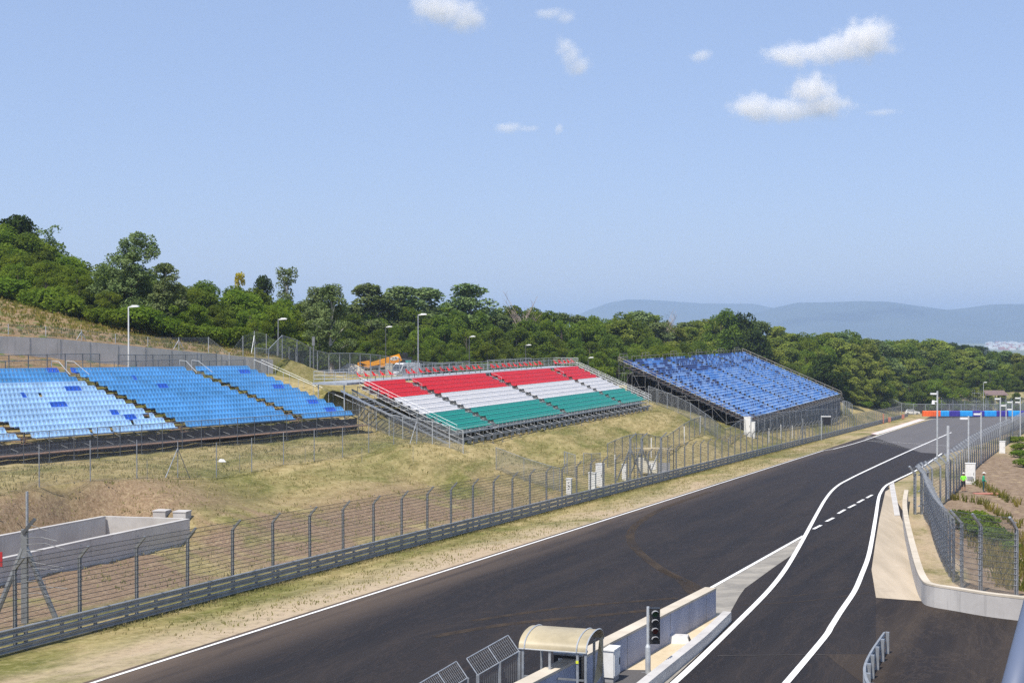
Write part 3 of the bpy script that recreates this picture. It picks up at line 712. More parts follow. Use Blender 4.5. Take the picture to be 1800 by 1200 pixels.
def joints(owner, p0, p1, spacing, h, off, th_=.022):
    o = bpy.data.objects[owner]; a = Vector(p0); b = Vector(p1); L_ = (b - a).length; d = (b - a) / L_; n = Vector((-d.y, d.x)) * off; mb = MB(); k = spacing * .6
    while k < L_:
        q_ = a + d * k + n; mb.boxm(Matrix.Translation((q_.x - o.location.x, q_.y - o.location.y, plane(q_.y) + h / 2 - o.location.z)) @ Matrix.Rotation(math.atan2(d.y, d.x), 4, 'Z'), th_, .012, h - .1); k += spacing
    mb.build('panel_joints', M['galv_d'], o)
pa, pb = P((1250, 1081), (940, 1261)); joints('pit_wall', pa, pb, 2.5, 1.2, .226); 
pa, pb = P((1641, 1064.5), (1794, 1089)); joints('boundary_wall', pa, pb, 1.9, .98, -.156)
# retaining wall above the first stand
rwp = [(W0[0] + WD[0] * t, W0[1] + WD[1] * t) for t in (-40, -20, -5, 0, 5.2, 12, 18, 24, WL)]
rt_ = [float(wall_top(t)) for t in (-40, -20, -5, 0, 5.2, 12, 18, 24, WL)]
wall('retaining_wall', rwp, 0, .35, M['conc_d'], 'long sloping concrete retaining wall behind the blue stand', zf=lambda x, y: G(x + WD[1] * 1.2, y - WD[0] * 1.2) - .3, tops=rt_)
rwall = bpy.data.objects['retaining_wall']; jb = MB(); ro = Vector(rwall.location)
for t in np.arange(-30, WL, 3.3):
    px_, py_ = W0[0] + WD[0] * t - WN[0] * .185, W0[1] + WD[1] * t - WN[1] * .185; zt = float(wall_top(t))
    jb.boxm(Matrix.Translation((px_ - ro.x, py_ - ro.y, zt - 2.2 - ro.z)) @ Matrix.Rotation(math.atan2(WD[1], WD[0]), 4, 'Z'), .05, .02, 4.3)
jb.build('panel_joints', M['galv_d'], rwall)
# concrete box at the left
bx0 = (PX(-40, 64), 64.0); c1 = (PX(180, 83.5), 83.5); c2 = (PX(327, 86), 86.0); c0 = (PX(-60, 74.5), 74.5)
def boxtops(ps, ys): return [CZ - (y - HY) * p[1] / F for p, y in zip(ps, ys)]
fw = [(PX(-60, 64.5), 64.5), (PX(0, 67.5), 67.5), (PX(160, 75), 75.0), (PX(329, 85), 85.0)]
wall('concrete_culvert_wall', fw, 0, .3, M['conc'], 'near wall of the open concrete basin, with the tall grey streaked face', tops=boxtops(fw, (992, 981, 946, 911.5)), coping=M['conc_w'], over=.01)
bw = [(PX(-60, 72), 72.0), (PX(0, 75), 75.0), (PX(181, 85), 85.0)]
wall('concrete_culvert_wall', bw, 0, .3, M['conc'], 'far wall of the open concrete basin against the brown bank', tops=boxtops(bw, (953, 940.5, 907)), coping=M['conc_w'], over=.01)
ew = [(PX(183, 85.2), 85.2), (PX(322, 85.8), 85.8)]
wall('concrete_culvert_wall', ew, 0, .28, M['conc_w'], 'short end wall of the concrete basin lit by the sun', tops=boxtops(ew, (907, 911)))

# ------------------------------------------------------------------ grandstands
def bucket_boxes(mb, x, y, z, w_, m=0, detail=2, lift=0.0):
    # seat facing -y, width w_, pan at z
    h = w_ / 2
    mb.box(x - h, x + h, y - .40, y, z, z + .045, m)
    mb.box(x - h, x + h, y - .42, y - .39, z - .07, z + .04, m)
    b = .15
    def back(xa, xb, z0, z1, t=.035):
        v = [(xa, y, z + z0), (xb, y, z + z0), (xb, y + b * z1 / .42, z + z1), (xa, y + b * z1 / .42, z + z1)]
        v0 = [(a, c + b * z0 / .42, d) for a, c, d in v[:2]] + v[2:]
        vv = v0 + [(a, c + t, d) for a, c, d in v0]
        mb.add(vv, [(0, 1, 2, 3), (7, 6, 5, 4), (0, 4, 5, 1), (1, 5, 6, 2), (2, 6, 7, 3), (3, 7, 4, 0)], m)
    if detail == 2:
        back(x - h, x + h, .04, .13); back(x - h, x + h, .33, .44)
        back(x - h, x - h + .10, .13, .33); back(x + h - .10, x + h, .13, .33); back(x - .035, x + .035, .13, .33)
        for s in (-1, 1):
            xx = x + s * (h - .012); mb.add([(xx - .012, y - .16, z + .04), (xx + .012, y - .16, z + .04), (xx + .012, y + .07, z + .40), (xx - .012, y + .07, z + .40), (xx - .012, y + .02, z + .04), (xx + .012, y + .02, z + .04)],
                                            [(0, 1, 2, 3), (0, 3, 4), (1, 5, 2), (4, 3, 2, 5)], m)
    elif detail == 1:
        back(x - h, x + h, .04, .40)
        for s in (-1, 1):
            xx = x + s * (h - .01); mb.add([(xx - .01, y - .12, z + .04), (xx + .01, y - .12, z + .04), (xx + .01, y + .06, z + .36), (xx - .01, y + .06, z + .36)], [(0, 1, 2, 3)], m)
    else:
        mb.box(x - h, x + h, y, y + .04, z + .04, z + .42, m)

def grandstand(S, name, label, u0, blocks, run, rise, nrows, z0, slope, pick, mats, detail, seatw, treadmat, frame, skip=(), tread_drop=.42, posts=2.5, near_key=None, y_extra=0, backpanel=None, closed=False):
    ang = math.pi / 2 - S['th']; x0, y0 = SP(S, u0); root = empty(name, (x0, y0, z0), ang); tag(root, label, 'grandstand')
    zo = lambda x: -slope * x
    seats = []
    for bi, (a, b) in enumerate(blocks):
        a -= u0; b -= u0; n = max(1, int((b - a) / .45 + .3)); p = (b - a) / n
        for r in range(nrows):
            for i in range(n):
                if (bi, r, i) in skip: continue
                x = a + (i + .5) * p
                seats.append((x, r * run, r * rise + zo(x), pick(bi, r, i, n), p * seatw))
    Rm = Matrix.Rotation(ang, 4, 'Z')
    def dist(s): v = Rm @ Vector(s[:3]); return (v.x + x0) ** 2 + (v.y + y0) ** 2
    order = sorted(seats, key=dist)
    cache = {}
    for s in order[:100]:
        k = (s[3], round(s[4], 3))
        if k not in cache: cache[k] = bucket_mesh(s[4], mats[s[3]], detail)
        o = link(bpy.data.objects.new('seat', cache[k]), root); o.location = s[:3]
    mb = MB()
    for s in order[100:]: bucket_boxes(mb, s[0], s[1], s[2], s[4], s[3], detail)
    tag(mb.build('seat_rows', mats, root), kind='stuff')
    xa = blocks[0][0] - u0; xb = blocks[-1][1] - u0
    # treads
    tb = MB(); spans = [(xa, xb)] if closed else [(a - u0, b - u0) for a, b in blocks]
    def slopebox(mbx, xs, xe, ya, yb, za, zb, m=0):
        k = 6; 
        for i in range(k):
            p = xs + (xe - xs) * i / k; q_ = xs + (xe - xs) * (i + 1) / k; zA, zB = zo(p), zo(q_)
            mbx.add([(p, ya, za + zA), (q_, ya, za + zB), (q_, yb, za + zB), (p, yb, za + zA), (p, ya, zb + zA), (q_, ya, zb + zB), (q_, yb, zb + zB), (p, yb, zb + zA)],
                    [(0, 3, 2, 1), (4, 5, 6, 7), (0, 1, 5, 4), (1, 2, 6, 5), (2, 3, 7, 6), (3, 0, 4, 7)], m)
    for r in range(nrows):
        y = r * run; z = r * rise - tread_drop
        if closed:
            slopebox(tb, xa, xb, y - .5, y + run - .52, z - .05, z)
            slopebox(tb, xa, xb, y + run - .54, y + run - .51, z, z + rise - .02)
        else:
            for sa, sb2 in spans: slopebox(tb, sa, sb2, y - .46, y - .26, z - .045, z); slopebox(tb, sa, sb2, y - .22, y - .02, z - .045, z)
        slopebox(tb, xa, xb, y - .24, y - .20, -.09 + r * rise, -.03 + r * rise)   # seat rail
    tb.build('treads', treadmat, root)
    # aisle steps
    sb = MB()
    for (a, b), (c, d) in zip(blocks[:-1], blocks[1:]):
        for r in range(nrows):
            for h in (0, .5):
                y = r * run + h * run - .4; z = r * rise + h * rise - tread_drop + .02; x1, x2 = b - u0 + .08, c - u0 - .08
                sb.box(x1, x2, y, y + run * .42, z + zo(x1) - .04, z + zo(x1))
            xm = (b + c) / 2 - u0
            if not closed: sb.tube((xm, r * run - .1, r * rise - .4 + zo(xm)), (xm, r * run - .1, r * rise + .05 + zo(xm)), .035, 5); sb.box(xm - .18, xm + .18, r * run - .16, r * run - .04, r * rise + .03 + zo(xm), r * rise + .07 + zo(xm))
    sb.build('aisle_steps', treadmat, root)
    # scaffold underneath
    fb = MB(); nx = int((xb - xa) / posts) + 1; ny = int(nrows * run / 2.4) + 2
    grid = {}
    for i in range(nx + 1):
        x = xa + (xb - xa) * i / nx
        for j in range(ny + 1):
            y = -1.3 + (nrows * run + 1.3) * j / ny; zt = max(y, -.9) / run * rise - tread_drop - .08 + zo(x) - (.0 if j else .0)
            wv = Rm @ Vector((x, y, 0)); gz = G(wv.x + x0, wv.y + y0) - z0
            if zt - gz > .15: fb.tube((x, y, gz - .05), (x, y, zt), .03, 5); fb.box(x - .1, x + .1, y - .1, y + .1, gz - .03, gz + .05)
            grid[i, j] = (x, y, gz, zt)
    for j in range(ny + 1):
        for i in range(nx):
            a = grid[i, j]; b = grid[i + 1, j]
            if a[3] - a[2] > .5:
                fb.tube((a[0], a[1], a[3] - .05), (b[0], b[1], b[3] - .05), .025, 4)
                if i % 2 == 0 and a[3] - a[2] > 1.2: fb.tube((a[0], a[1], a[2] + .2), (b[0], b[1], b[3] - .15), .022, 4)
                z = a[2] + 2.0
                while z < a[3] - .5: fb.tube((a[0], a[1], z), (b[0], b[1], min(z, b[3])), .022, 4); z += 2.0
    for i in range(nx + 1):
        for j in range(ny):
            a = grid[i, j]; b = grid[i, j + 1]; fb.tube((a[0], a[1], a[3]), (b[0], b[1], b[3]), .03, 4)
            if a[3] - a[2] > .8 and (i in (0, nx) or i % 3 == 0): fb.tube((a[0], a[1], a[3] - .3 if j % 2 else a[2] + .3), (b[0], b[1], b[2] + .3 if j % 2 else b[3] - .3), .022, 4)
            z = max(a[2], b[2]) + 1.8
            if i in (0, nx):
                while z < a[3]: fb.tube((a[0], a[1], z), (b[0], b[1], z), .022, 4); z += 1.8
    fb.build('scaffolding', frame, root)
    return root, zo, Rm
_bm = {}
def bucket_mesh(w_, mat, detail):
    mb = MB(); bucket_boxes(mb, 0, 0, 0, w_, 0, detail); return mb.mesh('seat', mat)

def railing(mb, a, b, h, n=0, bars=2, r=.025, vert=0, z2=None):
    # handrail from a to b (xyz of the foot); n posts between; vert>0 adds thin balusters at that spacing
    a = Vector(a); b = Vector(b); n = n or max(1, int((b - a).length / 2)); up = Vector((0, 0, h))
    for i in range(n + 1):
        p = a.lerp(b, i / n); mb.tube(p, p + up, r, 5)
    for k in range(bars):
        f = 1 - k / max(1, bars); mb.tube(a + up * f, b + up * f, r * .9, 5)
    if vert:
        m_ = int((b - a).length / vert); mb.tube(a + up * .08, b + up * .08, r * .7, 4)
        for i in range(1, m_): p = a.lerp(b, i / m_); mb.tube(p + up * .08, p + up, .008, 3)

def pick1(bi, r, i, n):
    h = math.sin(bi * 91.7 + r * 13.13 + (i // 4) * 7.7) * 43758.5; h -= math.floor(h)
    if bi <= 1:
        if (r, i) in ((8, 27), (8, 28), (8, 29), (8, 30), (7, 14), (3, 26), (3, 27), (2, 27), (2, 28), (2, 29)) and bi == 1: return 2
        if r >= 10: return 1 if h < .93 else 2
        return 0 if h < .99 else 2
    if bi == 3: return 2 if ((r in (11, 7, 3, 1)) and 12 <= i <= 15) else 1
    if (r, i) in ((12, 0), (10, 12), (8, 14), (8, 15), (8, 16)): return 2
    return 1
skip1 = {(1, 7, 18), (1, 0, 13), (1, 0, 18), (1, 1, 26), (1, 2, 33), (1, 2, 32)}
stand1, zo1, Rm1 = grandstand(S1, 'grandstand', 'long scaffold grandstand with faded pale blue and mid blue seats at the hillside', 100.0,
    [(92.5, 108.1), (109.6, 125.4), (127.0, 142.5), (144.2, 152.9)], 1.02, .357, 13, CZ - (5.84 + .0197 * 90.67), .0197 * math.cos(S1['th']), pick1,
    [M['sky1'], M['sky2'], M['sky3']], 2, .93, M['wood'], M['pipe_d'], skip1)
# front walkway, railing, side stair rail, back rail
mb = MB()
for i in range(24):
    x = -8 + i * 61 / 24; x2 = x + 61 / 24; mb.add([(x, -2.0, -1.05 + zo1(x)), (x2, -2.0, -1.05 + zo1(x2)), (x2, -.8, -1.05 + zo1(x2)), (x, -.8, -1.05 + zo1(x)), (x, -2.0, -.97 + zo1(x)), (x2, -2.0, -.97 + zo1(x2)), (x2, -.8, -.97 + zo1(x2)), (x, -.8, -.97 + zo1(x))],
                                          [(0, 3, 2, 1), (4, 5, 6, 7), (0, 1, 5, 4), (1, 2, 6, 5), (2, 3, 7, 6), (3, 0, 4, 7)])
mb.build('walkway', M['wood'], stand1)
mb = MB(); railing(mb, (-8, -2.05, -1.0 + zo1(-8)), (53.3, -2.05, -1.0 + zo1(53.3)), 1.6, 25, 1, .03, .13)
for i in range(26):
    x = -8 + i * 61.3 / 25; wv = Rm1 @ Vector((x, -2.05, 0)); X_, Y_ = wv.x + stand1.location.x, wv.y + stand1.location.y
    mb.tube((x, -2.05, G(X_, Y_) - stand1.location.z), (x, -2.05, -1.0 + zo1(x)), .03, 5); gz = G(X_, Y_) - stand1.location.z; mb.box(x - .12, x + .12, -2.17, -1.93, gz - .02, gz + .06)
mb.build('front_railing', M['galv_d'], stand1)
mb = MB(); railing(mb, (54.2, -2.0, -.9 + zo1(54)), (54.2, 12.6, 4.2 + zo1(54)), 1.15, 8, 1, .024); railing(mb, (52.9, -2.0, -.9 + zo1(53)), (54.2, -2.0, -.9 + zo1(54)), 1.1, 1, 2, .03); railing(mb, (55.5, 2.0, .3 + zo1(54)), (55.5, 12.6, 4.2 + zo1(54)), 1.1, 6, 1, .018)
mb.build('side_railing', M['galv_l'], stand1)
mb = MB()
for a, b in ((-8, 8.0), (9.7, 25.3), (27.1, 42.4), (44.3, 52.9)):
    railing(mb, (a, 12.95, 3.9 + zo1((a + b) / 2)), (b, 12.95, 3.9 + zo1((a + b) / 2)), 1.35, max(2, int((b - a) / 2.6)), 1, .035, .16)
mb.build('back_railing', M['galv_d'], stand1)
mb = MB()
for x in (8.0, 9.7, 25.3, 27.1, 42.4, 44.3):
    z = 3.95 + zo1(x); mb.tube((x, 12.9, z), (x, 12.9, z + 1.35), .03, 5); mb.tube((x, 12.9, z + 1.35), (x, 12.1, z + 1.3), .03, 5); mb.tube((x, 12.1, z + 1.3), (x + (.25 if x in (9.7, 27.1, 44.3) else -.25), 10.6, z + .2), .028, 5)
mb.build('aisle_handrails', M['galv_l'], stand1)
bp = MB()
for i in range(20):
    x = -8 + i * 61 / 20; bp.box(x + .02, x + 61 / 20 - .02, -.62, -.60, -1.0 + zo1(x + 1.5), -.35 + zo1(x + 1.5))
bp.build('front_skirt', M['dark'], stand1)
for yb, dz in ((-.72, -.25), (12.7, 3.9)):  # front sheet added as the underside's shade; back netting keeps out light
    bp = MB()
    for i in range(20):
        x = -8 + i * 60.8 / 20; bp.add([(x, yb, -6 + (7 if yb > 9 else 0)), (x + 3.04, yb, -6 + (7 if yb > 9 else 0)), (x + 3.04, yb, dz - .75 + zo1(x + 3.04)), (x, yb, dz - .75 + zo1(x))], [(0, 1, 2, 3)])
    bp.build('shade_and_netting', M['dark'], stand1)
# tall gates behind the top row
def frame_gate(x0_, x1_, D0, D1, n, label):
    a = Vector((PX(x0_, D0), D0)); b = Vector((PX(x1_, D1), D1)); pts = [tuple(a.lerp(b, i / n)) for i in range(n + 1)]
    return post_fence('panel_fence', pts, label, 2.35, M['galv_d'], .05, True, 'mesh', group=None)
frame_gate(-20, 175, 114.5, 127.3, 6, 'row of framed mesh panels before the retaining wall at the left picture edge')
frame_gate(207, 380, 129.4, 143.0, 6, 'row of six framed mesh panels before the retaining wall, by the white lamp pole')

def pick2(bi, r, i, n): return 2 if r < 4 else (1 if r < 8 else 0)
stand2, zo2, Rm2 = grandstand(S2, 'grandstand', 'middle grandstand with seats in red, white and green bands', 149.5,
    [(149.5, 158.8), (160.5, 180.6), (182.4, 203.0), (204.5, 214.4)], .88, .386, 12, CZ - 10.1, 0.0, pick2, [M['red'], M['seatwhite'], M['green']], 1, .97, M['deckm'], M['pipe'], closed=True)
mb = MB()
LX = 64.9
railing(mb, (0, -.75, -.75), (LX, -.75, -.75), .95, 63, 2, .018)
railing(mb, (-.2, -.7, -.5), (-.2, 10.2, 4.1), 1.05, 10, 3, .017); railing(mb, (LX + .3, -.7, -.5), (LX + .3, 10.2, 4.1), 1.05, 11, 3, .022)
railing(mb, (LX + 1.6, -.7, -.5), (LX + 1.6, 10.2, 4.1), 1.05, 11, 3, .022)
for x in (9.7, 31.9, 53.9): railing(mb, (x, 9.6, 3.9), (x, 8.0, 3.2), .9, 1, 2, .02)
mb.build('railing', M['galv_l'], stand2)
mb = MB()      # front fascia with black feet
mb.box(-.2, LX + .3, -.95, -.8, -1.05, -.82)
for i in range(40): x = .3 + i * LX / 40; mb.box(x, x + .9, -.93, -.83, -1.45, -1.05)
mb.build('front_fascia', M['galv_d'], stand2)
mb = MB()
# side stair with sloping stringer
for r in range(24):
    y = -.6 + r * .46; mb.box(-2.6, -.5, y, y + .12, -1.15 + r * .2, -1.11 + r * .2)
for x in (-2.7, -.45):
    for k in range(1):
        v = [(x, -1.2, -1.35), (x + .08, -1.2, -1.35), (x + .08, -1.2, -1.15), (x, -1.2, -1.15), (x, 11.0, 3.75), (x + .08, 11.0, 3.75), (x + .08, 11.0, 3.95), (x, 11.0, 3.95)]
        mb.add(v, [(0, 3, 2, 1), (4, 5, 6, 7), (0, 1, 5, 4), (1, 2, 6, 5), (2, 3, 7, 6), (3, 0, 4, 7)])
mb.build('side_stair', M['galv'], stand2)
mb = MB(); DK = 4.62
mb.box(-2.6, LX + 1.7, 10.35, 14.3, DK - .22, DK)
mb.build('upper_deck', M['deckm'], stand2)
mb = MB(); railing(mb, (-2.5, 10.4, DK), (LX + 1.6, 10.4, DK), 1.05, 56, 2, .018); railing(mb, (-2.5, 14.2, DK), (LX + 1.6, 14.2, DK), 1.15, 34, 4, .024)
railing(mb, (LX + 1.6, 10.4, DK), (LX + 1.6, 14.2, DK), 1.15, 3, 4, .026)
railing(mb, (-2.5, 10.4, DK), (-2.5, 14.2, DK), 1.1, 3, 3, .022)
for a, b in ((8, 22), (24, 40), (46, 62)): railing(mb, (a, 16.0, DK - .1), (b, 16.0, DK - .1), 1.3, 8, 2, .03)
for x, y in ((-2.3, 10.8), (-2.3, 13.8), (3, 13.8)):
    wv = Rm2 @ Vector((x, y, 0)); gz = G(wv.x + stand2.location.x, wv.y + stand2.location.y) - stand2.location.z; mb.tube((x, y, gz), (x, y, DK - .2), .06, 6); mb.box(x - .3, x + .3, y - .3, y + .3, gz - .02, gz + .08)
mb.build('upper_deck_railing', M['galv_l'], stand2)
# swivel chairs on the upper deck
ch = empty('swivel_chair'); tag(ch, 'red plastic swivel chair on a single stem on the upper deck of the tricolour stand', 'chair', 'red swivel chairs along the upper deck')
mb = MB(); mb.box(-.25, .25, -.28, .2, .46, .53); mb.add([(-.25, .16, .5), (.25, .16, .5), (.22, .36, 1.0), (-.22, .36, 1.0), (-.25, .22, .5), (.25, .22, .5), (.22, .41, 1.0), (-.22, .41, 1.0)], [(0, 1, 2, 3), (7, 6, 5, 4), (0, 4, 5, 1), (1, 5, 6, 2), (2, 6, 7, 3), (3, 7, 4, 0)])
for s in (-1, 1): mb.add([(s * .24, -.1, .52), (s * .24, .2, .52), (s * .22, .33, .9)], [(0, 1, 2)])
mb.build('seat', M['red'], ch); MB().tube((0, 0, 0), (0, 0, .46), .035, 6).build('stem', M['pipe_d'], ch)
cxs = [633, 645.5, 659.5, 674, 688.5, 719, 728.5, 742, 754, 766.5, 779, 790.5, 802, 813.5, 825, 835.5, 844.5, 867.5, 877, 887.5, 897.5, 907, 916.5, 925.5, 934.5, 943, 951, 977.5, 986, 994, 1001, 1007.5]
X0c = S2['X0'] + 11.5 / math.cos(S2['th'])
for i, x in enumerate(cxs):
    D = F * X0c / (1908 - x); pos = (PX(x, D), D, stand2.location.z + DK); rz = math.pi / 2 - S2['th'] + rnd.uniform(.3, 1.0)
    if i == 0: c = ch; c.location = pos; c.rotation_euler = (0, 0, rz)
    else: c = copy_tree(ch, pos, rz)

def pick3(bi, r, i, n):
    h = math.sin(bi * 31.7 + r * 17.3 + (i // rr3[(bi * 7 + r) % 40]) * 7.77) * 43758.5; h -= math.floor(h)
    pn = .6 if (r > 18 and bi < 4) else (.35 if r > 19 else (.25 if (r > 10 and bi < 2) else .08))
    if h < pn: return 2
    return 0 if h < pn + (1 - pn) * .45 else 1
rr3 = [rnd.choice((1, 2, 3, 5)) for _ in range(40)]
_s3u = [(235.5, 240.3), (241.9, 258.7), (260.3, 276.0), (277.6, 294.8), (296.4, 311.9), (313.5, 323.4)]
stand3, zo3, Rm3 = grandstand(S3, 'grandstand', 'far steep grandstand with patchy navy and cornflower blue seats', 235.5, _s3u, .8, .34, 26, CZ - 14.05, 0.0, pick3,
    [M['b1'], M['b2'], M['b3']], 0, .95, M['wood'], M['pipe'], posts=3.0)
LZ = 87.9; mb = MB(); railing(mb, (0, -1.0, -.7), (LZ, -1.0, -.7), .9, 44, 2, .03); railing(mb, (-.4, -.7, -.5), (-.4, 20.8, 8.6), .85, 10, 2, .035)
railing(mb, (LZ + .4, -.7, -.5), (LZ + .4, 20.8, 8.6), 1.0, 12, 2, .05)
x = 2.0
for a, b in _s3u: railing(mb, (a - 235.5 + .3, 20.7, 8.4), (b - 235.5 - .3, 20.7, 8.4), 1.0, 6, 1, .035); railing(mb, ((a + b) / 2 - 235.5 - 2, 20.8, 8.9), ((a + b) / 2 - 235.5 + 2, 20.8, 8.9), 1.0, 2, 2, .035)
mb.build('railing', simple('warm_grey_rail', (.33, .30, .25), .6, .2, .1, 3), stand3)
mb = MB(); mb.box(.5, LZ - .5, 19.5, 19.6, -8, 6.6); MB().box(.5, LZ - .5, -.7, -.62, -5.5, -.75).build('front_sheeting', simple('grey_sheeting', (.10, .108, .12), .8, 0, .3, .6), stand3); mb.add([(.3, -.4, -1.0), (LZ - .3, -.4, -1.0), (LZ - .3, 20.2, 7.75), (.3, 20.2, 7.75)], [(0, 1, 2, 3)]); mb.build('shade_sheeting', M['dark'], stand3)  # dark sheets added behind and under the treads, standing for underside shade

# ------------------------------------------------------------------ street furniture
def lamp(x, D, ytop, label, mat, arm=.9, name='lamp_pole'):
    X = PX(x, D); z = G(X, D); zt = CZ - (ytop - HY) * D / F; root = empty(name, (X, D, z)); tag(root, label, 'lamp pole', 'lamp poles behind the stands')
    h = zt - z
    MB().tube((0, 0, -.2), (0, 0, h), .09, 8, r2=.06).build('pole', mat, root)
    mb = MB(); mb.tube((0, 0, h - .05), (arm * .4, 0, h), .04, 6); M_ = Matrix.Translation((arm * .65, 0, h + .02)) @ Matrix.Rotation(R(-4), 4, 'Y'); mb.boxm(M_, arm * .9, .34, .13); mb.boxm(Matrix.Translation((arm * .65, 0, h + .11)), arm * .6, .22, .07)
    mb.build('lamp_head', M['lampwhite'], root); return root
lamp(226, 131.5, 539, 'white lamp pole rising behind the top row of the pale blue stand', M['whitebox'])
lamp(489, 158, 561, 'dark lamp pole at the end of the hill by the retaining wall', M['galv_d'])
lamp(678, 212, 574.5, 'dark lamp pole above the orange crane boom', M['pipe_d'])
lamp(735, 160, 553, 'tallest grey lamp pole, just right of the crane', M['galv'])
lamp(825, 228, 591.5, 'dark lamp pole above the middle of the red seats', M['pipe_d'])
lamp(924, 248, 606.5, 'shorter dark lamp pole left of the stand corner, before the dense wood', M['pipe_d'])
lamp(1034, 262, 628.5, 'low lamp pole between the tricolour and dark blue stands', M['pipe_d'])
lamp(1729, 402, 672, 'grey lamp pole beside the brown roofed shelter behind the barrier', M['galv_l'])
# boxed post near the birch
X = PX(551, 170); r_ = empty('equipment_pole', (X, 170, G(X, 170))); tag(r_, 'short grey pole with a small box on top by the birch tree', 'pole')
MB().tube((0, 0, 0), (0, 0, 4.3), .08, 6).build('pole', M['galv_d'], r_); MB().box(-.16, .16, -.14, .14, 3.3, 4.4).build('box', M['galv_d'], r_)

def camera_pole(x, ybase, ytop, label, D=None, cams=((0,),), rad=.09, mat=None, plain=False):
    X, D = on_plane(x, ybase) if D is None else (PX(x, D), D); z = G(X, D); h = CZ - (ytop - HY) * D / F - z
    root = empty('camera_pole', (X, D, z)); tag(root, label, 'camera pole', 'camera poles along the pit side fence')
    MB().tube((0, 0, -.1), (0, 0, h), rad, 8).build('pole', mat or M['galv_l'], root)
    if not plain:
        for k, dz in enumerate(cams[0]):
            c_ = MB(); zz = h - .25 - dz; c_.boxm(Matrix.Translation((-.5, 0, zz)), .75, .22, .2); c_.tube((0, 0, zz), (-.2, 0, zz), .04, 5); c_.build('camera', M['lampwhite'], root)
    return root
camera_pole(1648, 806, 687, 'tallest white camera pole by the pit exit with a dome camera', cams=((0.1,),), rad=.11)
dm = bpy.data.objects['camera_pole']
mb = MB(); hz = CZ - (687 - HY) * dm.location.y / F - dm.location.z - 1.35
mb.tube((0, 0, hz), (-.45, 0, hz + .05), .09, 6); mb.tube((-.5, 0, hz - .3), (-.5, 0, hz + .18), .22, 10, r2=.16); mb.build('dome_camera', M['lampwhite'], dm)
mb = MB(); mb.tube((-.5, 0, hz - .46), (-.5, 0, hz - .31), .1, 10, r2=.17); mb.build('dome_glass', M['black'], dm)
camera_pole(1667, 874, 748, 'bare concrete grey pole standing behind the fence nearest the gardeners', plain=True, rad=.12)
camera_pole(1703, 836, 731, 'white pole with bar camera above the tall white cabinet')
camera_pole(1725, 813, 724, 'white pole with a wide flat camera box')
camera_pole(1759, 780, 698, 'slim white pole with a camera at its tip')
camera_pole(1769, 776, 710, 'short white pole with a box camera near the small cabinet')
camera_pole(1780, 772, 704, 'far white pole with stacked cameras', cams=((0, 1.2),))
camera_pole(1794, 770, 697, 'farthest white pole at the picture edge with two cameras', cams=((0, .7),))

def cabinet(x, y, D, w_, d_, h, label, mat=None, rz=-.35, door=True, extra=None):
    X = PX(x, D); z = G(X, D); r_ = empty('cabinet', (X, D, z), rz); tag(r_, label, 'cabinet')
    mb = MB(); mb.box(-w_ / 2, w_ / 2, -d_ / 2, d_ / 2, -.2, h); mb.build('cabinet_body', mat or M['whitebox'], r_)
    MB().box(-w_ / 2 - .04, w_ / 2 + .04, -d_ / 2 - .04, d_ / 2 + .04, h, h + .06).build('cabinet_roof', mat or M['whitebox'], r_)
    if door:
        dd = MB().box(-w_ / 2 + .06, w_ / 2 - .06, -d_ / 2 - .025, -d_ / 2 - .002, .12, h - .1).build('door', M['whitebox'], r_)
        MB().box(w_ / 2 - .16, w_ / 2 - .12, -d_ / 2 - .045, -d_ / 2 - .026, h * .45, h * .58).build('handle', M['black'], dd)
    return r_
cabinet(1706.5, 840, 133, .9, .5, 1.95, 'tall white cabinet behind the gardener in lime green')
MB_ = MB().box(-.28, .28, -.30, -.28, .35, .75).build('vent', M['grey'], bpy.data.objects['cabinet'])
cabinet(1762.5, 790, 190, .75, .5, 1.6, 'small white cabinet on the soil edge beside the far fence')
cabinet(1000.5, 840, 122, .45, .35, 1.35, 'narrow white cabinet with three dark dots behind the debris fence')
c_ = bpy.data.objects['cabinet.002']; mb = MB()
for k in range(3): mb.box(-.04, .04, -.215, -.203, .45 + k * .28, .53 + k * .28)
mb.build('indicator', M['black'], c_)
cabinet(1041.5, 836, 126, .62, .4, 1.5, 'low wide white cabinet left of the tall one behind the debris fence', door=False)
cabinet(1055, 829, 129, .72, .5, 2.1, 'tallest white cabinet with a cap behind the debris fence')
cabinet(1098.5, 820, 140, .5, .4, 1.55, 'white cabinet half hidden by a diagonal fence brace')
cabinet(1314.5, 769, 214, 1.0, .7, 2.9, 'tall white cabinet at the front corner of the dark blue stand')
cabinet(1324.5, 768, 214, .55, .6, 2.4, 'slim white cabinet beside the tall one at the dark blue stand')
# grey utility blocks at the concrete basin
for i, (x, D, h, lb) in enumerate(((284, 87.5, 1.75, 'pale grey concrete block behind the basin corner, the farther of the pair'), (319.5, 86.6, 1.8, 'pale grey concrete block on the basin corner, the nearer of the pair'))):
    X = PX(x, D); zt = CZ - ((896, 897.5)[i] - HY) * D / F
    r_ = empty('concrete_block', (X, D, zt - 2.0), -.2); tag(r_, lb, 'concrete block')
    MB().box(-.42, .42, -.42, .42, 0, 1.93).build('block_body', M['conc_w'], r_); MB().box(-.45, .45, -.45, .45, 1.93, 2.0).build('block_cap', M['conc_w'], r_)
# white litter
o = MB().add([(-.5, 0, 0), (.1, -.2, .02), (.5, .1, 0), (.2, .2, .25), (-.2, .15, .3)], [(0, 1, 4), (1, 3, 4), (1, 2, 3), (0, 4, 3)]).build('plastic_bag', M['white'])
X = PX(389, 107); o.location = (X, 107, G(X, 107)); o.scale = (.7, .7, .8); tag(o, 'crumpled white plastic bag on the grass below the blue stand', 'litter')

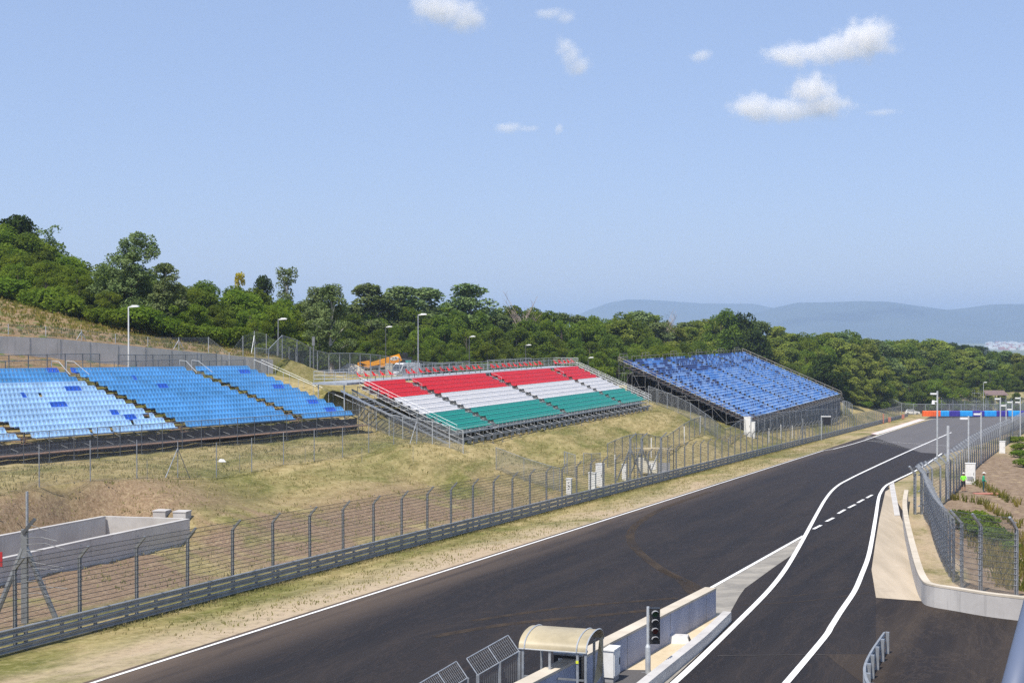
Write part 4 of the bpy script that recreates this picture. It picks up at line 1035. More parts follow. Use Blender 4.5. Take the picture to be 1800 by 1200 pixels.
# braced fence post at the lower left with cut wires and a red sign
D = 56.5; X = PX(42, D); z = plane(D); r_ = empty('braced_post', (X, D, z)); tag(r_, 'thick steel fence post propped by two diagonal struts at the lower left', 'fence post')
MB().box(-.12, .12, -.1, .1, 0, 4.2 - .4).build('post', M['galv_d'], r_); MB().tube((0, .3, 3.0), (0, .3, 5.3), .06, 6).build('pipe', M['galv'], r_)
for s in (-1, 1): MB().tube((s * .05, 0, 3.05), (s * 1.25, -.15 if s < 0 else .2, 0), .11, 8).build('strut', M['galv_d'], r_)
mb = MB(); mb.boxm(Matrix.Translation((.22, -.1, 3.95)) @ Matrix.Rotation(R(40), 4, 'Y'), .13, .12, .75)
for k in range(12):
    zz = 1.2 + k * .25; mb.path([(.1, -.1, zz), (.6 + .3 * math.sin(k), -.15, zz + .05), (1.1 + .7 * math.sin(k * 1.7), -.2, zz - .1 + .1 * math.sin(k * 2.1))], .014, 4)
mb.build('cut_wires', M['cable'], r_)
o = MB().box(-.5, .045, -.02, .02, 0, .6).build('sign', M['redsign']); o.location = (PX(1, 57), 57, CZ - (996 - HY) * 57 / F); tag(o, 'red sign plate on the fence at the left picture edge', 'sign')

# marshal post behind the barrier
X, D = PX(1156, 146), 146.0; z = plane(D) + .3; r_ = empty('marshal_post', (X, D, z), -TH); tag(r_, 'small open marshal shelter with a flat corrugated roof marked 17', 'shelter')
mb = MB()
for i in range(10): mb.box(-1.6 + i * .32, -1.6 + i * .32 + .29, -1.0, 1.0, 2.45 - abs(i - 4.5) * .02, 2.52 - abs(i - 4.5) * .02)
mb.box(-1.6, 1.6, -1.05, -1.0, 2.3, 2.5); mb.build('roof', M['canvas'], r_)
for sx in (-1.5, 1.5):
    for sy in (-.9, .9): MB().tube((sx, sy, -.6), (sx, sy, 2.45), .05, 6).build('post', M['galv_d'], r_)
MB().box(-1.5, .2, -1.05, -1.0, 0, 1.25).build('front_panel', M['beige'], r_); MB().box(.35, 1.6, -1.05, -1.0, 0, 1.1).build('front_panel', M['grey'], r_)
MB().box(-1.9, -1.2, -.9, -.3, 0, 1.5).build('locker', M['beige'], r_)
def text(s, size, mat, parent, loc, rot, name='lettering', depth=.004):
    cu = bpy.data.curves.new(name, 'FONT'); cu.body = s; cu.size = size; cu.extrude = depth; cu.align_x = 'CENTER'; cu.align_y = 'CENTER'; cu.materials.append(mat)
    o = bpy.data.objects.new(name, cu); COL.objects.link(o); me = bpy.data.meshes.new_from_object(o.evaluated_get(bpy.context.evaluated_depsgraph_get()))
    bpy.data.objects.remove(o); o = bpy.data.objects.new(name, me); COL.objects.link(o); o.parent = parent; o.location = loc; o.rotation_euler = rot; return o
MB().box(-.75, .1, -1.075, -1.055, .35, 1.05).build('number_board', M['white'], r_)
text('17', .62, M['black'], r_, (-.33, -1.085, .7), (R(90), 0, 0))
# tall braced posts around the marshal post
for i, (x, D, lb) in enumerate(((1108, 137, 'double braced fence post left of the marshal shelter'), (1128, 138, 'braced fence post with ladder rungs beside the marshal shelter'), (1162, 139, 'heavy braced fence post in front of the marshal shelter'))):
    X = PX(x, D); r_ = empty('braced_post', (X, D, plane(D))); tag(r_, lb, 'fence post'); h = 4.2
    MB().box(-.11, .11, -.09, .09, 0, h).build('post', M['galv_d'], r_)
    for s in ((-1, 1) if i < 2 else (-1,)): MB().tube((0, 0, h * .78), (s * 1.3, .3, 0), .08, 6).build('strut', M['galv_l'] if i == 2 else M['galv_d'], r_)
    MB().boxm(Matrix.Translation((.28, -.2, h + .25)) @ Matrix.Rotation(R(45), 4, 'Y'), .1, .1, .8).build('arm', M['galv_d'], r_)
    if i == 1:
        mb = MB()
        for k in range(8): mb.tube((-.1, -.1, .4 + k * .4), (-.75, -.1, .4 + k * .4), .025, 5)
        mb.tube((-.75, -.1, 0), (-.75, -.1, 3.7), .04, 6); mb.build('ladder', M['galv_d'], r_)
# white marker posts
for i, (x, D) in enumerate(((1081, 143), (1145, 160), (1203, 178), (1231, 190), (1352, 215), (1373, 226), (1393, 232), (1411, 248), (1462, 300), (1470, 292))):
    X = PX(x, D); o = MB().tube((0, 0, 0), (0, 0, 2.3), .06, 6).build('marker_post', M['whitebox']); o.location = (X, D, G(X, D))
    tag(o, ('white marker post by the tall cabinet', 'white marker post behind the marshal shelter roof', 'white marker post just right of the marshal shelter', 'white marker post on the bank below the grass mound',
            'white marker post near the cabinets of the dark blue stand', 'white marker post before the middle of the dark blue stand fence', 'white marker post with a dark box near the black board',
            'white marker post left of the black board', 'white marker post right of the black board', 'white marker post at the stand end beyond the black board')[i], 'marker post', 'white marker posts on the left bank')
# trackside light board
D = 232; X = PX(1444, D); r_ = empty('light_board', (X, D, plane(D))); tag(r_, 'black flag signal board on a white post behind the debris fence', 'signal board')
MB().tube((0, 0, 0), (0, 0, 4.1), .07, 6).build('post', M['galv_l'], r_); MB().box(.35, 1.55, -.08, .08, 2.55, 3.85).build('board', M['black'], r_); MB().box(.0, 1.6, -.1, .1, 3.9, 4.05).build('hood', M['whitebox'], r_)
D = 222; X = PX(1411, D); r_ = empty('braced_post', (X, D, plane(D))); tag(r_, 'dark tripod brace post behind the fence left of the black board', 'fence post')
MB().box(-.1, .1, -.1, .1, 0, 3.9).build('post', M['galv_d'], r_)
for s in (-1, 1): MB().tube((0, 0, 3.3), (s * .65, 0, 0), .07, 6).build('strut', M['galv_d'], r_)

# coloured tyre barrier at the end of the straight
D0 = 392.0; xs_ = [1622, 1637, 1653, 1668, 1687, 1709, 1730, 1751, 1772, 1794, 1816]
cols_ = ['orange', 'orange', 'bar_b', 'bar_p', 'bar_b', 'bar_p', 'bar_b', 'bar_p', 'bar_b', 'bar_p']
nm_ = ['orange barrier block at the left end of the row', 'orange barrier block beside the first light blue one', 'light blue barrier block next to the orange ones', 'violet barrier block between the first two light blue ones',
       'second light blue barrier block from the orange end', 'second violet barrier block, right of the grey lamp pole row start', 'third light blue barrier block below the lamp pole', 'third violet barrier block, under the brown roofed shelter', 'fourth light blue barrier block behind the camera poles', 'violet barrier block at the right picture edge']
for i in range(10):
    xa, xb = PX(xs_[i], D0) + .01, PX(xs_[i + 1], D0) - .01; zb = plane(D0) + .0; w2 = (xb - xa)
    mb = MB(); n = 8; pr = []
    for k in range(n + 1):
        t = k / n; wob = .04 * math.sin(i * 3 + k * 2.3); pr.append((xa + w2 * t, wob))
    vs = []
    for x, wv_ in pr: vs += [(x, D0 - .5 + wv_, zb), (x, D0 - .5 + wv_, zb + 1.35), (x, D0 - .35, zb + 1.52 + wv_ * .6), (x, D0 + .5, zb + 1.5), (x, D0 + .6, zb)]
    fs = [(j * 5 + m_, (j + 1) * 5 + m_, (j + 1) * 5 + m_ + 1, j * 5 + m_ + 1) for j in range(n) for m_ in range(4)] + [(4, 3, 2, 1, 0), tuple(n * 5 + q_ for q_ in range(5))]
    mb.add(vs, fs); o = mb.build('tyre_barrier', M[cols_[i]]); tag(o, nm_[i], 'tyre barrier', 'coloured barrier blocks at the end of the straight')
# brown roofed shelter and mast behind
D = 405; X = PX(1749, D); z = G(X, D); r_ = empty('shelter', (X, D, z)); tag(r_, 'open shelter with brown ribbed roof behind the coloured barrier', 'shelter'); zt = CZ - (686 - HY) * D / F - z
mb = MB(); mb.add([(-3.3, -1.6, zt - 1.25), (3.5, -1.6, zt - 1.25), (2.8, .8, zt), (-3.0, .8, zt), (-3.3, -1.6, zt - 1.35), (3.5, -1.6, zt - 1.35), (2.8, .8, zt - .1), (-3.0, .8, zt - .1)], [(0, 1, 2, 3), (7, 6, 5, 4), (0, 4, 5, 1), (1, 5, 6, 2), (2, 6, 7, 3), (3, 7, 4, 0)]); mb.build('roof', M['roofbrown'], r_)
for x in (-2.9, -.2, 2.9): MB().tube((x, -1, 0), (x, -1, zt - 1.2), .1, 6).build('post', M['galv'], r_)
D = 412; X = PX(1717, D); z = G(X, D); r_ = empty('lattice_mast', (X, D, z)); tag(r_, 'slim grey lattice mast against the trees left of the brown shelter', 'mast'); mb = MB()
for a, b in ((-1, -1), (1, -1), (-1, 1), (1, 1)): mb.tube((a, b, 0), (a, b, 7.5), .03, 5)
for k in range(3):
    zz = k * 2.4
    for a, b, c, d in ((-1, -1, 1, -1), (1, -1, 1, 1), (1, 1, -1, 1), (-1, 1, -1, -1)): mb.tube((a, b, zz + 1.5), (c, d, zz + 1.5), .02, 4)
mb.build('lattice', M['galv'], r_)

# ------------------------------------------------------------------ vehicles
def extrude_side(prof, w0, w1, zsplit):
    return None
def van(X, Y, z, rz, label):
    r_ = empty('van', (X, Y, z), rz); tag(r_, label, 'van'); mb = MB()
    pr = [(-2.9, .35), (2.75, .35), (2.95, .7), (2.85, 1.15), (1.9, 1.4), (1.15, 2.45), (.9, 2.6), (-2.85, 2.62), (-2.95, 1.5)]
    def inset(zz): return .98 if zz < 1.45 else .98 - (zz - 1.45) * .14
    n = len(pr); vs = [(x, -inset(zz), zz) for x, zz in pr] + [(x, inset(zz), zz) for x, zz in pr]
    mb.add(vs, [tuple(range(n - 1, -1, -1)), tuple(range(n, 2 * n))] + [(i, (i + 1) % n, n + (i + 1) % n, n + i) for i in range(n)]); mb.build('body', M['carwhite'], r_)
    MB().add([(1.93, -.86, 1.42), (1.93, .86, 1.42), (1.22, .76, 2.4), (1.22, -.76, 2.4)], [(0, 1, 2, 3)]).build('windscreen', M['glass'], r_)
    for s in (-1, 1):
        MB().add([(1.7, s * .985, 1.42), (.45, s * .985, 1.42), (.45, s * .88, 2.2), (1.15, s * .88, 2.2)], [(0, 1, 2, 3)]).build('side_window', M['glass'], r_)
        MB().boxm(Matrix.Translation((1.65, s * 1.12, 1.5)), .12, .2, .32).build('mirror', M['black'], r_)
        MB().boxm(Matrix.Translation((2.86, s * .72, .95)), .1, .36, .2).build('headlight', M['glass'], r_)
        for x in (-1.9, 1.95):
            wh = MB().tube((x, s * .78, .36), (x, s * 1.0, .36), .36, 14).build('wheel', M['tyre'], r_); MB().tube((x, s * .99, .36), (x, s * 1.01, .36), .2, 10).build('rim', M['galv_l'], wh)
    MB().boxm(Matrix.Translation((2.93, 0, .62)), .12, 1.7, .22).build('bumper', M['black'], r_); return r_
Dv = 212; Xv = PX(710, Dv); van(Xv, Dv, CZ - 2.65 - (637 - HY) * Dv / F, R(-125), 'white high roof van parked under the orange crane boom')
def hatch(X, Y, z, rz, label):
    r_ = empty('parked_car', (X, Y, z), rz); tag(r_, label, 'car'); mb = MB()
    lo = [(-2.1, .28), (2.1, .28), (2.2, .6), (2.1, .85), (1.1, .98), (-2.0, 1.0), (-2.15, .7)]; n = len(lo)
    mb.add([(x, -.88, zz) for x, zz in lo] + [(x, .88, zz) for x, zz in lo], [tuple(range(n - 1, -1, -1)), tuple(range(n, 2 * n))] + [(i, (i + 1) % n, n + (i + 1) % n, n + i) for i in range(n)])
    mb.add([(1.0, -.8, .98), (-1.95, -.8, 1.0), (-1.6, -.66, 1.46), (.25, -.66, 1.48), (1.0, .8, .98), (-1.95, .8, 1.0), (-1.6, .66, 1.46), (.25, .66, 1.48)], [(0, 1, 2, 3), (7, 6, 5, 4), (3, 2, 6, 7), (0, 3, 7, 4), (1, 5, 6, 2)])
    mb.build('body', M['carwhite'], r_)
    for s in (-1, 1):
        MB().add([(.75, s * .785, 1.04), (-1.6, s * .785, 1.05), (-1.42, s * .69, 1.38), (.2, s * .69, 1.4)], [(0, 1, 2, 3)]).build('side_window', M['glass'], r_)
        for x in (-1.35, 1.35):
            wh = MB().tube((x, s * .72, .32), (x, s * .9, .32), .32, 14).build('wheel', M['tyre'], r_); MB().tube((x, s * .9, .32), (x, s * .915, .32), .19, 10).build('rim', M['galv'], wh)
        MB().boxm(Matrix.Translation((-2.1, s * .65, .82)), .1, .3, .18).build('tail_light', M['redsign'], r_)
    MB().add([(.98, -.72, 1.0), (.98, .72, 1.0), (.3, .62, 1.44), (.3, -.62, 1.44)], [(0, 1, 2, 3)]).build('windscreen', M['glass'], r_)
    MB().add([(-1.97, -.7, 1.04), (-1.97, .7, 1.04), (-1.66, .6, 1.42), (-1.66, -.6, 1.42)], [(0, 3, 2, 1)]).build('rear_window', M['glass'], r_)
    return r_
Dc = 411; Xc = PX(1604, Dc); hatch(Xc, Dc, G(Xc, Dc) + .02, R(-12), 'white hatchback parked behind the fence before the orange barrier')
MB_g = None

# orange telescopic crane
Dq = 222; Xq = PX(705, Dq); zg = G(Xq, Dq); r_ = empty('telescopic_crane', (Xq, Dq, zg)); tag(r_, 'orange telescopic handler crane with its boom lowered to the left behind the white van', 'crane')
def pt(x, y, dy=0): return (PX(x, Dq) - Xq, dy, CZ - (y - HY) * Dq / F - zg)
mb = MB()
def beam(mb, a, b, h1, h2, t, m=0):
    a = Vector(a); b = Vector(b); d = (b - a).normalized(); up = Vector((-d.z, 0, d.x)) if abs(d.y) < .5 else Vector((0, 0, 1)); up = up if up.z > 0 else -up
    vs = []
    for p, h in ((a, h1), (b, h2)):
        for s1, s2 in ((-1, -1), (1, -1), (1, 1), (-1, 1)): vs.append(tuple(p + Vector((0, t * s1, 0)) + up * h / 2 * s2))
    mb.add(vs, [(0, 3, 2, 1), (4, 5, 6, 7), (0, 1, 5, 4), (1, 2, 6, 5), (2, 3, 7, 6), (3, 0, 4, 7)], m)
beam(mb, pt(668, 643), pt(704, 645 - 14), .55, .7, .28); beam(mb, pt(640, 646), pt(672, 655 - 18), .35, .5, .2); beam(mb, pt(646, 657 - 16), pt(706, 627), .5, 1.15, .32); 
mb.build('boom', M['yellow'], r_)
mb = MB(); beam(mb, pt(629, 640), pt(650, 637), .55, .75, .35); beam(mb, pt(632, 638), pt(650, 645), .3, .35, .35); mb.build('boom_tip', M['yellow'], r_)
mb = MB(); beam(mb, pt(705, 627), pt(707, 626), 1.3, 1.3, .5); beam(mb, pt(708, 630), pt(716, 630), 1.9, 1.7, .9); beam(mb, pt(716, 640), pt(724, 640), 2.2, 2.2, 1.0); mb.build('counterweight', M['black'], r_)
mb = MB(); a = pt(695, 630, -.40); b = pt(698.5, 630, -.4)
mb = MB(); cx, cy, czz = pt(693.5, 629.6, -.36); n = 20; tilt = math.atan2(.16, 1)
mb.add([(cx + .68 * math.cos(t) * math.cos(tilt) - .32 * math.sin(t) * math.sin(tilt), cy, czz + .68 * math.cos(t) * math.sin(tilt) + .32 * math.sin(t) * math.cos(tilt)) for t in [2 * math.pi * k / n for k in range(n)]], [tuple(range(n))]); mb.build('logo_plate', M['white'], r_)
text('JCB', .52, M['black'], r_, (cx, cy - .02, czz), (R(90), -tilt, 0), 'logo_lettering')
mb = MB(); mb.box(-1.8, 2.0, -1.2, 1.2, .6, 1.6); mb.build('chassis', M['yellow'], r_)
for sx in (-1.4, 1.4):
    for sy in (-1.1, 1.1): MB().tube((sx, sy - .2, .6), (sx, sy + .2, .6), .6, 14).build('wheel', M['tyre'], r_)
# site cabins
for i, (xa, xb, yt, D, m_, lb) in enumerate(((714, 722, 654 - 19, 214, 'teal', 'teal portable toilet cabin right of the white van'), (678, 690, 660 - 20, 205, 'beige', 'cream site cabinet before the white van'), (701, 706, 659, 207, 'beige', 'small cream box between the van and the teal cabin'))):
    X0_, X1_ = PX(xa, D), PX(xb, D); Xc_ = (X0_ + X1_) / 2; z = G(Xc_, D); zt = CZ - (yt - HY) * D / F; r_ = empty('site_cabin', (Xc_, D, z)); tag(r_, lb, 'cabin'); hw = (X1_ - X0_) / 2
    MB().box(-hw, hw, -.6, .6, -.2, zt - z).build('cabin_body', M[m_], r_); MB().box(-hw - .05, hw + .05, -.65, .65, zt - z, zt - z + .12).build('roof', M[m_], r_); MB().box(-hw * .5, hw * .6, -.63, -.605, .1, zt - z - .25).build('door', M[m_], r_)
def heap(x, D, w_, h, label, mat='gravel'):
    X = PX(x, D); n = 28; m_ = 8; mb = MB(); vs = [(0, 0, h)]
    for k in range(1, m_ + 1):
        rr = k / m_
        for i in range(n):
            t = 2 * math.pi * i / n; q_ = rr * (1 + .12 * math.sin(3 * t + 1) + .06 * math.sin(7 * t)); vs.append((w_ * q_ * math.cos(t), w_ * .7 * q_ * math.sin(t), h * (1 - rr) ** .8 * (1 + .15 * math.sin(5 * t + k)) - .1))
    fs = [(0, 1 + i, 1 + (i + 1) % n) for i in range(n)] + [(1 + k * n + i, 1 + (k + 1) * n + i, 1 + (k + 1) * n + (i + 1) % n, 1 + k * n + (i + 1) % n) for k in range(m_ - 1) for i in range(n)]
    o = mb.add(vs, fs).build('gravel_heap', M[mat], smooth=True); o.location = (X, D, G(X, D)); tag(o, label, 'gravel heap')
heap(616, 200, 4.2, 2.1, 'large pale gravel heap left of the orange crane'); heap(503, 166, 1.7, .7, 'small pale gravel heap by the end of the retaining wall')
sh = P  # ground strips on the plateau
# red fire points near the far end of the fence
for i, (x, D) in enumerate(((1563.5, 330), (1587.5, 358), (1553, 322))):
    X = PX(x, D); z = G(X, D); r_ = empty('fire_point', (X, D, z)); tag(r_, ('red fire extinguisher box behind the fence, middle of three', 'red fire extinguisher box next to the white car', 'narrow red post behind the fence left of the other red boxes')[i], 'fire point')
    MB().box(-.28 if i < 2 else -.1, .35 if i < 2 else .14, -.15, .15, .2, 1.3 if i < 2 else 2.3).build('box', M['brick_board'], r_); MB().tube((0, 0, -.3), (0, 0, .5), .1, 6).build('stem', M['redsign'], r_)

# ------------------------------------------------------------------ pit lane island objects
# traffic light
X, D = on_plane(1139.5, 1184); z = plane(D); r_ = empty('traffic_light', (X, D, z), 0); tag(r_, 'black four lamp traffic light on a grey pole at the pit exit', 'traffic light')
mb = MB(); mb.tube((0, 0, 0), (0, 0, .92), .09, 12); mb.tube((0, 0, .92), (0, 0, 1.02), .09, 12, r2=.05); mb.tube((0, 0, 1.02), (0, 0, 2.27), .05, 12); mb.box(-.2, .2, -.18, .18, 0, .03); mb.build('pole', M['galv_l'], r_)
hd = MB().box(.07, .40, -.05, .15, 1.03, 2.22).build('housing', M['black'], r_)
for k in range(4):
    zz = 1.18 + k * .285; vs = []; n = 12; mb = MB()
    for ii in range(n):
        t = math.pi * ii / (n - 1) - .15
        vs += [(.235 + .125 * math.cos(t), -.05, zz + .125 * math.sin(t)), (.235 + .12 * math.cos(t), -.24, zz + .01 + .115 * math.sin(t))]
    mb.add(vs, [(2 * ii, 2 * ii + 2, 2 * ii + 3, 2 * ii + 1) for ii in range(n - 1)]); mb.build('visor', M['grey'], hd)
    MB().tube((.235, -.05, zz), (.235, -.065, zz), .10, 16).build('lens', M['lensgreen'] if k == 3 else M['lensred'] if k == 1 else M['black'], hd)
for zz in (1.12, 2.12): MB().tube((0, .05, zz), (.15, .1, zz), .02, 6).build('bracket', M['black'], r_)
# sloped ventilation box
X, D = on_plane(1190, 1128); r_ = empty('vent_hood', (X, D, plane(D) + .03), R(-12)); r_.scale = (.84, .84, .84); tag(r_, 'low grey metal hood with sloping sides on the sandy island floor', 'vent hood')
mb = MB(); mb.add([(-.62, -.45, 0), (.62, -.45, 0), (.62, .45, 0), (-.62, .45, 0), (-.5, -.28, .3), (.5, -.28, .3), (.5, .3, .3), (-.5, .3, .3)], [(0, 3, 2, 1), (4, 5, 6, 7), (0, 1, 5, 4), (1, 2, 6, 5), (2, 3, 7, 6), (3, 0, 4, 7)]); mb.build('hood', M['conc'], r_)
mb = MB(); mb.add([(.615, -.25, .06), (.615, .25, .06), (.53, .2, .25), (.53, -.2, .25)], [(0, 1, 2, 3)]); mb.v = [(a + .012, b, c) for a, b, c in mb.v]; mb.build('opening', M['black'], r_)
# white cabinet by pit wall
X, D = on_plane(1073, 1197); r_ = empty('cabinet', (X, D, plane(D) + .1), R(68)); tag(r_, 'white electrical cabinet against the pit wall behind the curved shelter roof', 'cabinet')
MB().box(-.34, .34, -.22, .22, .12, .98).build('cabinet_body', M['whitebox'], r_); MB().box(-.37, .37, -.25, .25, .98, 1.03).build('cabinet_roof', M['whitebox'], r_)
dd = MB().box(-.30, .30, -.245, -.223, .18, .93).build('door', M['whitebox'], r_); MB().box(.2, .24, -.265, -.246, .45, .68).build('handle', M['black'], dd); MB().box(-.3, .3, -.2, .2, -.05, .12).build('plinth', M['grey'], r_)
# shelter with barrel roof (stands on the island beside the wall)
Ds = 42.5; Xs = PX(988, Ds); zs = plane(Ds); r_ = empty('shelter', (Xs, Ds, zs), R(-17.7)); tag(r_, 'small shelter with a yellowed curved plastic roof on steel posts beside the pit wall', 'shelter')
zr = CZ - 9.61 - zs; W2 = 1.06; HD = 1.05
mb = MB(); n = 16; pr = []
for k in range(n + 1):
    t = math.pi * k / n; pr.append((-HD * math.cos(t), .43 * math.sin(t) ** .8))
vs = [];
for i, xx in enumerate(np.linspace(-W2, W2, 9)):
    for a, b in pr: vs.append((float(xx), a, zr + b))
m1 = n + 1; fs = [(i * m1 + j, (i + 1) * m1 + j, (i + 1) * m1 + j + 1, i * m1 + j + 1) for i in range(8) for j in range(n)]
k0 = len(vs); vs += [(a, b, c - .02) for a, b, c in vs]; fs += [tuple(k0 + q_ for q_ in reversed(f)) for f in fs]
mb.add(vs, fs); mb.build('roof', M['roofm'], r_, True)
mb = MB()
for xx in (-W2 + .18, W2 - .32, W2 - .02): mb.path([(xx, a * 1.015, zr + b * 1.02 + .008) for a, b in pr], .022, 4)
mb.tube((-W2, -HD, zr), (W2, -HD, zr), .02, 5); mb.tube((-W2, HD, zr), (W2, HD, zr), .02, 5); mb.build('roof_ribs', M['galv_l'], r_)
for xx in (-W2 + .12, -.1, W2 - .3, W2 - .05):
    for yy in (-HD + .06, HD - .06):
        MB().box(xx - .035, xx + .035, yy - .035, yy + .035, 0, zr).build('post', M['galv'], r_)
MB().box(-W2 + .1, W2 - .1, -HD + .03, -HD + .08, .95, 1.0).build('cross_rail', M['galv_d'], r_)
mb = MB(); mb.add([(W2 - .08, .75, zr - .0), (W2 - .02, .95, zr + .1), (W2 + .10, .55, zr - .5), (W2 + .08, .45, zr - 1.0), (W2 - .1, .1, zr - 1.3), (W2 - .12, .6, zr - .7)], [(0, 1, 2, 5), (5, 2, 3, 4)]); mb.build('torn_canvas', M['canvas'], r_)
mb = MB(); mb.add([(-W2 + .2, .95, zr - .02), (-.1, .95, zr - .02), (-.6, .9, zr - .2), (-W2 + .25, .9, zr - .3)], [(0, 1, 2, 3)]); mb.build('hanging_canvas', M['canvas'], r_)
for zz, xx in ((zr - .28, W2 - .3), (zr - .2, -W2 - 1.0)): pass
MB().box(W2 - .34, W2 - .26, -HD + .0, -HD + .022, zr - .33, zr - .25).build('sticker', M['yellowtape'], r_)
# equipment box under the shelter
Xb = PX(1003, 43.5); r_ = empty('equipment_case', (Xb, 43.5, plane(43.5) + .02), R(-20)); tag(r_, 'dark grey equipment case with a white panel standing under the curved roof', 'equipment case')
MB().box(-.45, .45, -.3, .3, .05, 1.28).build('case', M['black'], r_); MB().box(-.47, .47, -.32, .32, 1.28, 1.34).build('lid', M['galv'], r_); MB().box(-.3, -.1, -.32, -.305, .98, 1.18).build('panel', M['white'], r_)
# guard mesh panels on the pit wall
for i, (xa, ya, xb, yb, lb) in enumerate(((735, 1203, 802, 1163, 'lower left angled mesh guard on the pit wall, cut by the picture edge'), (820, 1158, 893, 1117, 'angled mesh guard on the pit wall next to the curved roof shelter'))):
    # top corners; panel tilted outwards, sits on posts
    Da = 41.8 + i * 1.6; Db = Da + 1.6
    A = Vector((PX(xa, Da), Da, CZ - (ya - HY) * Da / F)); B = Vector((PX(xb, Db), Db, CZ - (yb - HY) * Db / F))
    r_ = empty('mesh_guard', (A.x, A.y, plane(Da))); tag(r_, lb, 'guard panel', 'angled mesh guards on the pit wall'); o0 = Vector(r_.location)
    dn = Vector((.35, -.15, -.48)); A -= o0; B -= o0; C_ = B + dn; E_ = A + dn
    mb = MB()
    for p, q_ in ((A, B), (B, C_), (C_, E_), (E_, A), (A.lerp(B, .5), E_.lerp(C_, .5))): mb.tube(p, q_, .02, 6)
    mb.build('frame', M['galv'], r_)
    mb = MB(); n = 22
    for k in range(1, n): mb.tube(A.lerp(B, k / n), E_.lerp(C_, k / n), .005, 3)
    for k in range(1, 5): mb.tube(A.lerp(E_, k / 5), B.lerp(C_, k / 5), .004, 3)
    mb.build('bars', M['galv_l'], r_)
    for f in (0.0, .52, 1.0):
        p = E_.lerp(C_, f); MB().box(p.x - .05, p.x + .05, p.y - .04, p.y + .04, -.2, p.z).build('post', M['galv'], r_)
    mb = MB(); lo = Vector((0, 0, -1.6))
    for k in range(1, n): mb.tube(E_.lerp(C_, k / n), E_.lerp(C_, k / n) + lo, .005, 3)
    mb.build('lower_bars', M['galv'], r_)
# curved guardrail at the bottom right
gp_ = P((1558, 1148), (1547, 1165), (1536, 1183), (1527, 1202), (1523, 1220), (1527, 1240), (1540, 1262))
gp_ = [(a, b) for a, b in smooth_line(gp_, 4)]
guardrail('crash_barrier', gp_, 'short curved crash barrier on thick posts at the bottom right yard', 2, postmat=M['galv'], spacing=1.5, h0=.24)
# blue grey inclined tube close to the camera
r0 = Vector((PX(1827, 6.0), 6.0, CZ - (1050 - HY) * 6.0 / F)); r1 = Vector((PX(1757, 5.2), 5.2, CZ - (1330 - HY) * 5.2 / F))
o = MB().tube(r0 - r1 + (r0 - r1) * .2, Vector((0, 0, 0)), .055, 20).build('handrail', M['bluepole'], smooth=True); o.location = r1; tag(o, 'blue grey slanting handrail tube close by at the bottom right corner', 'handrail')

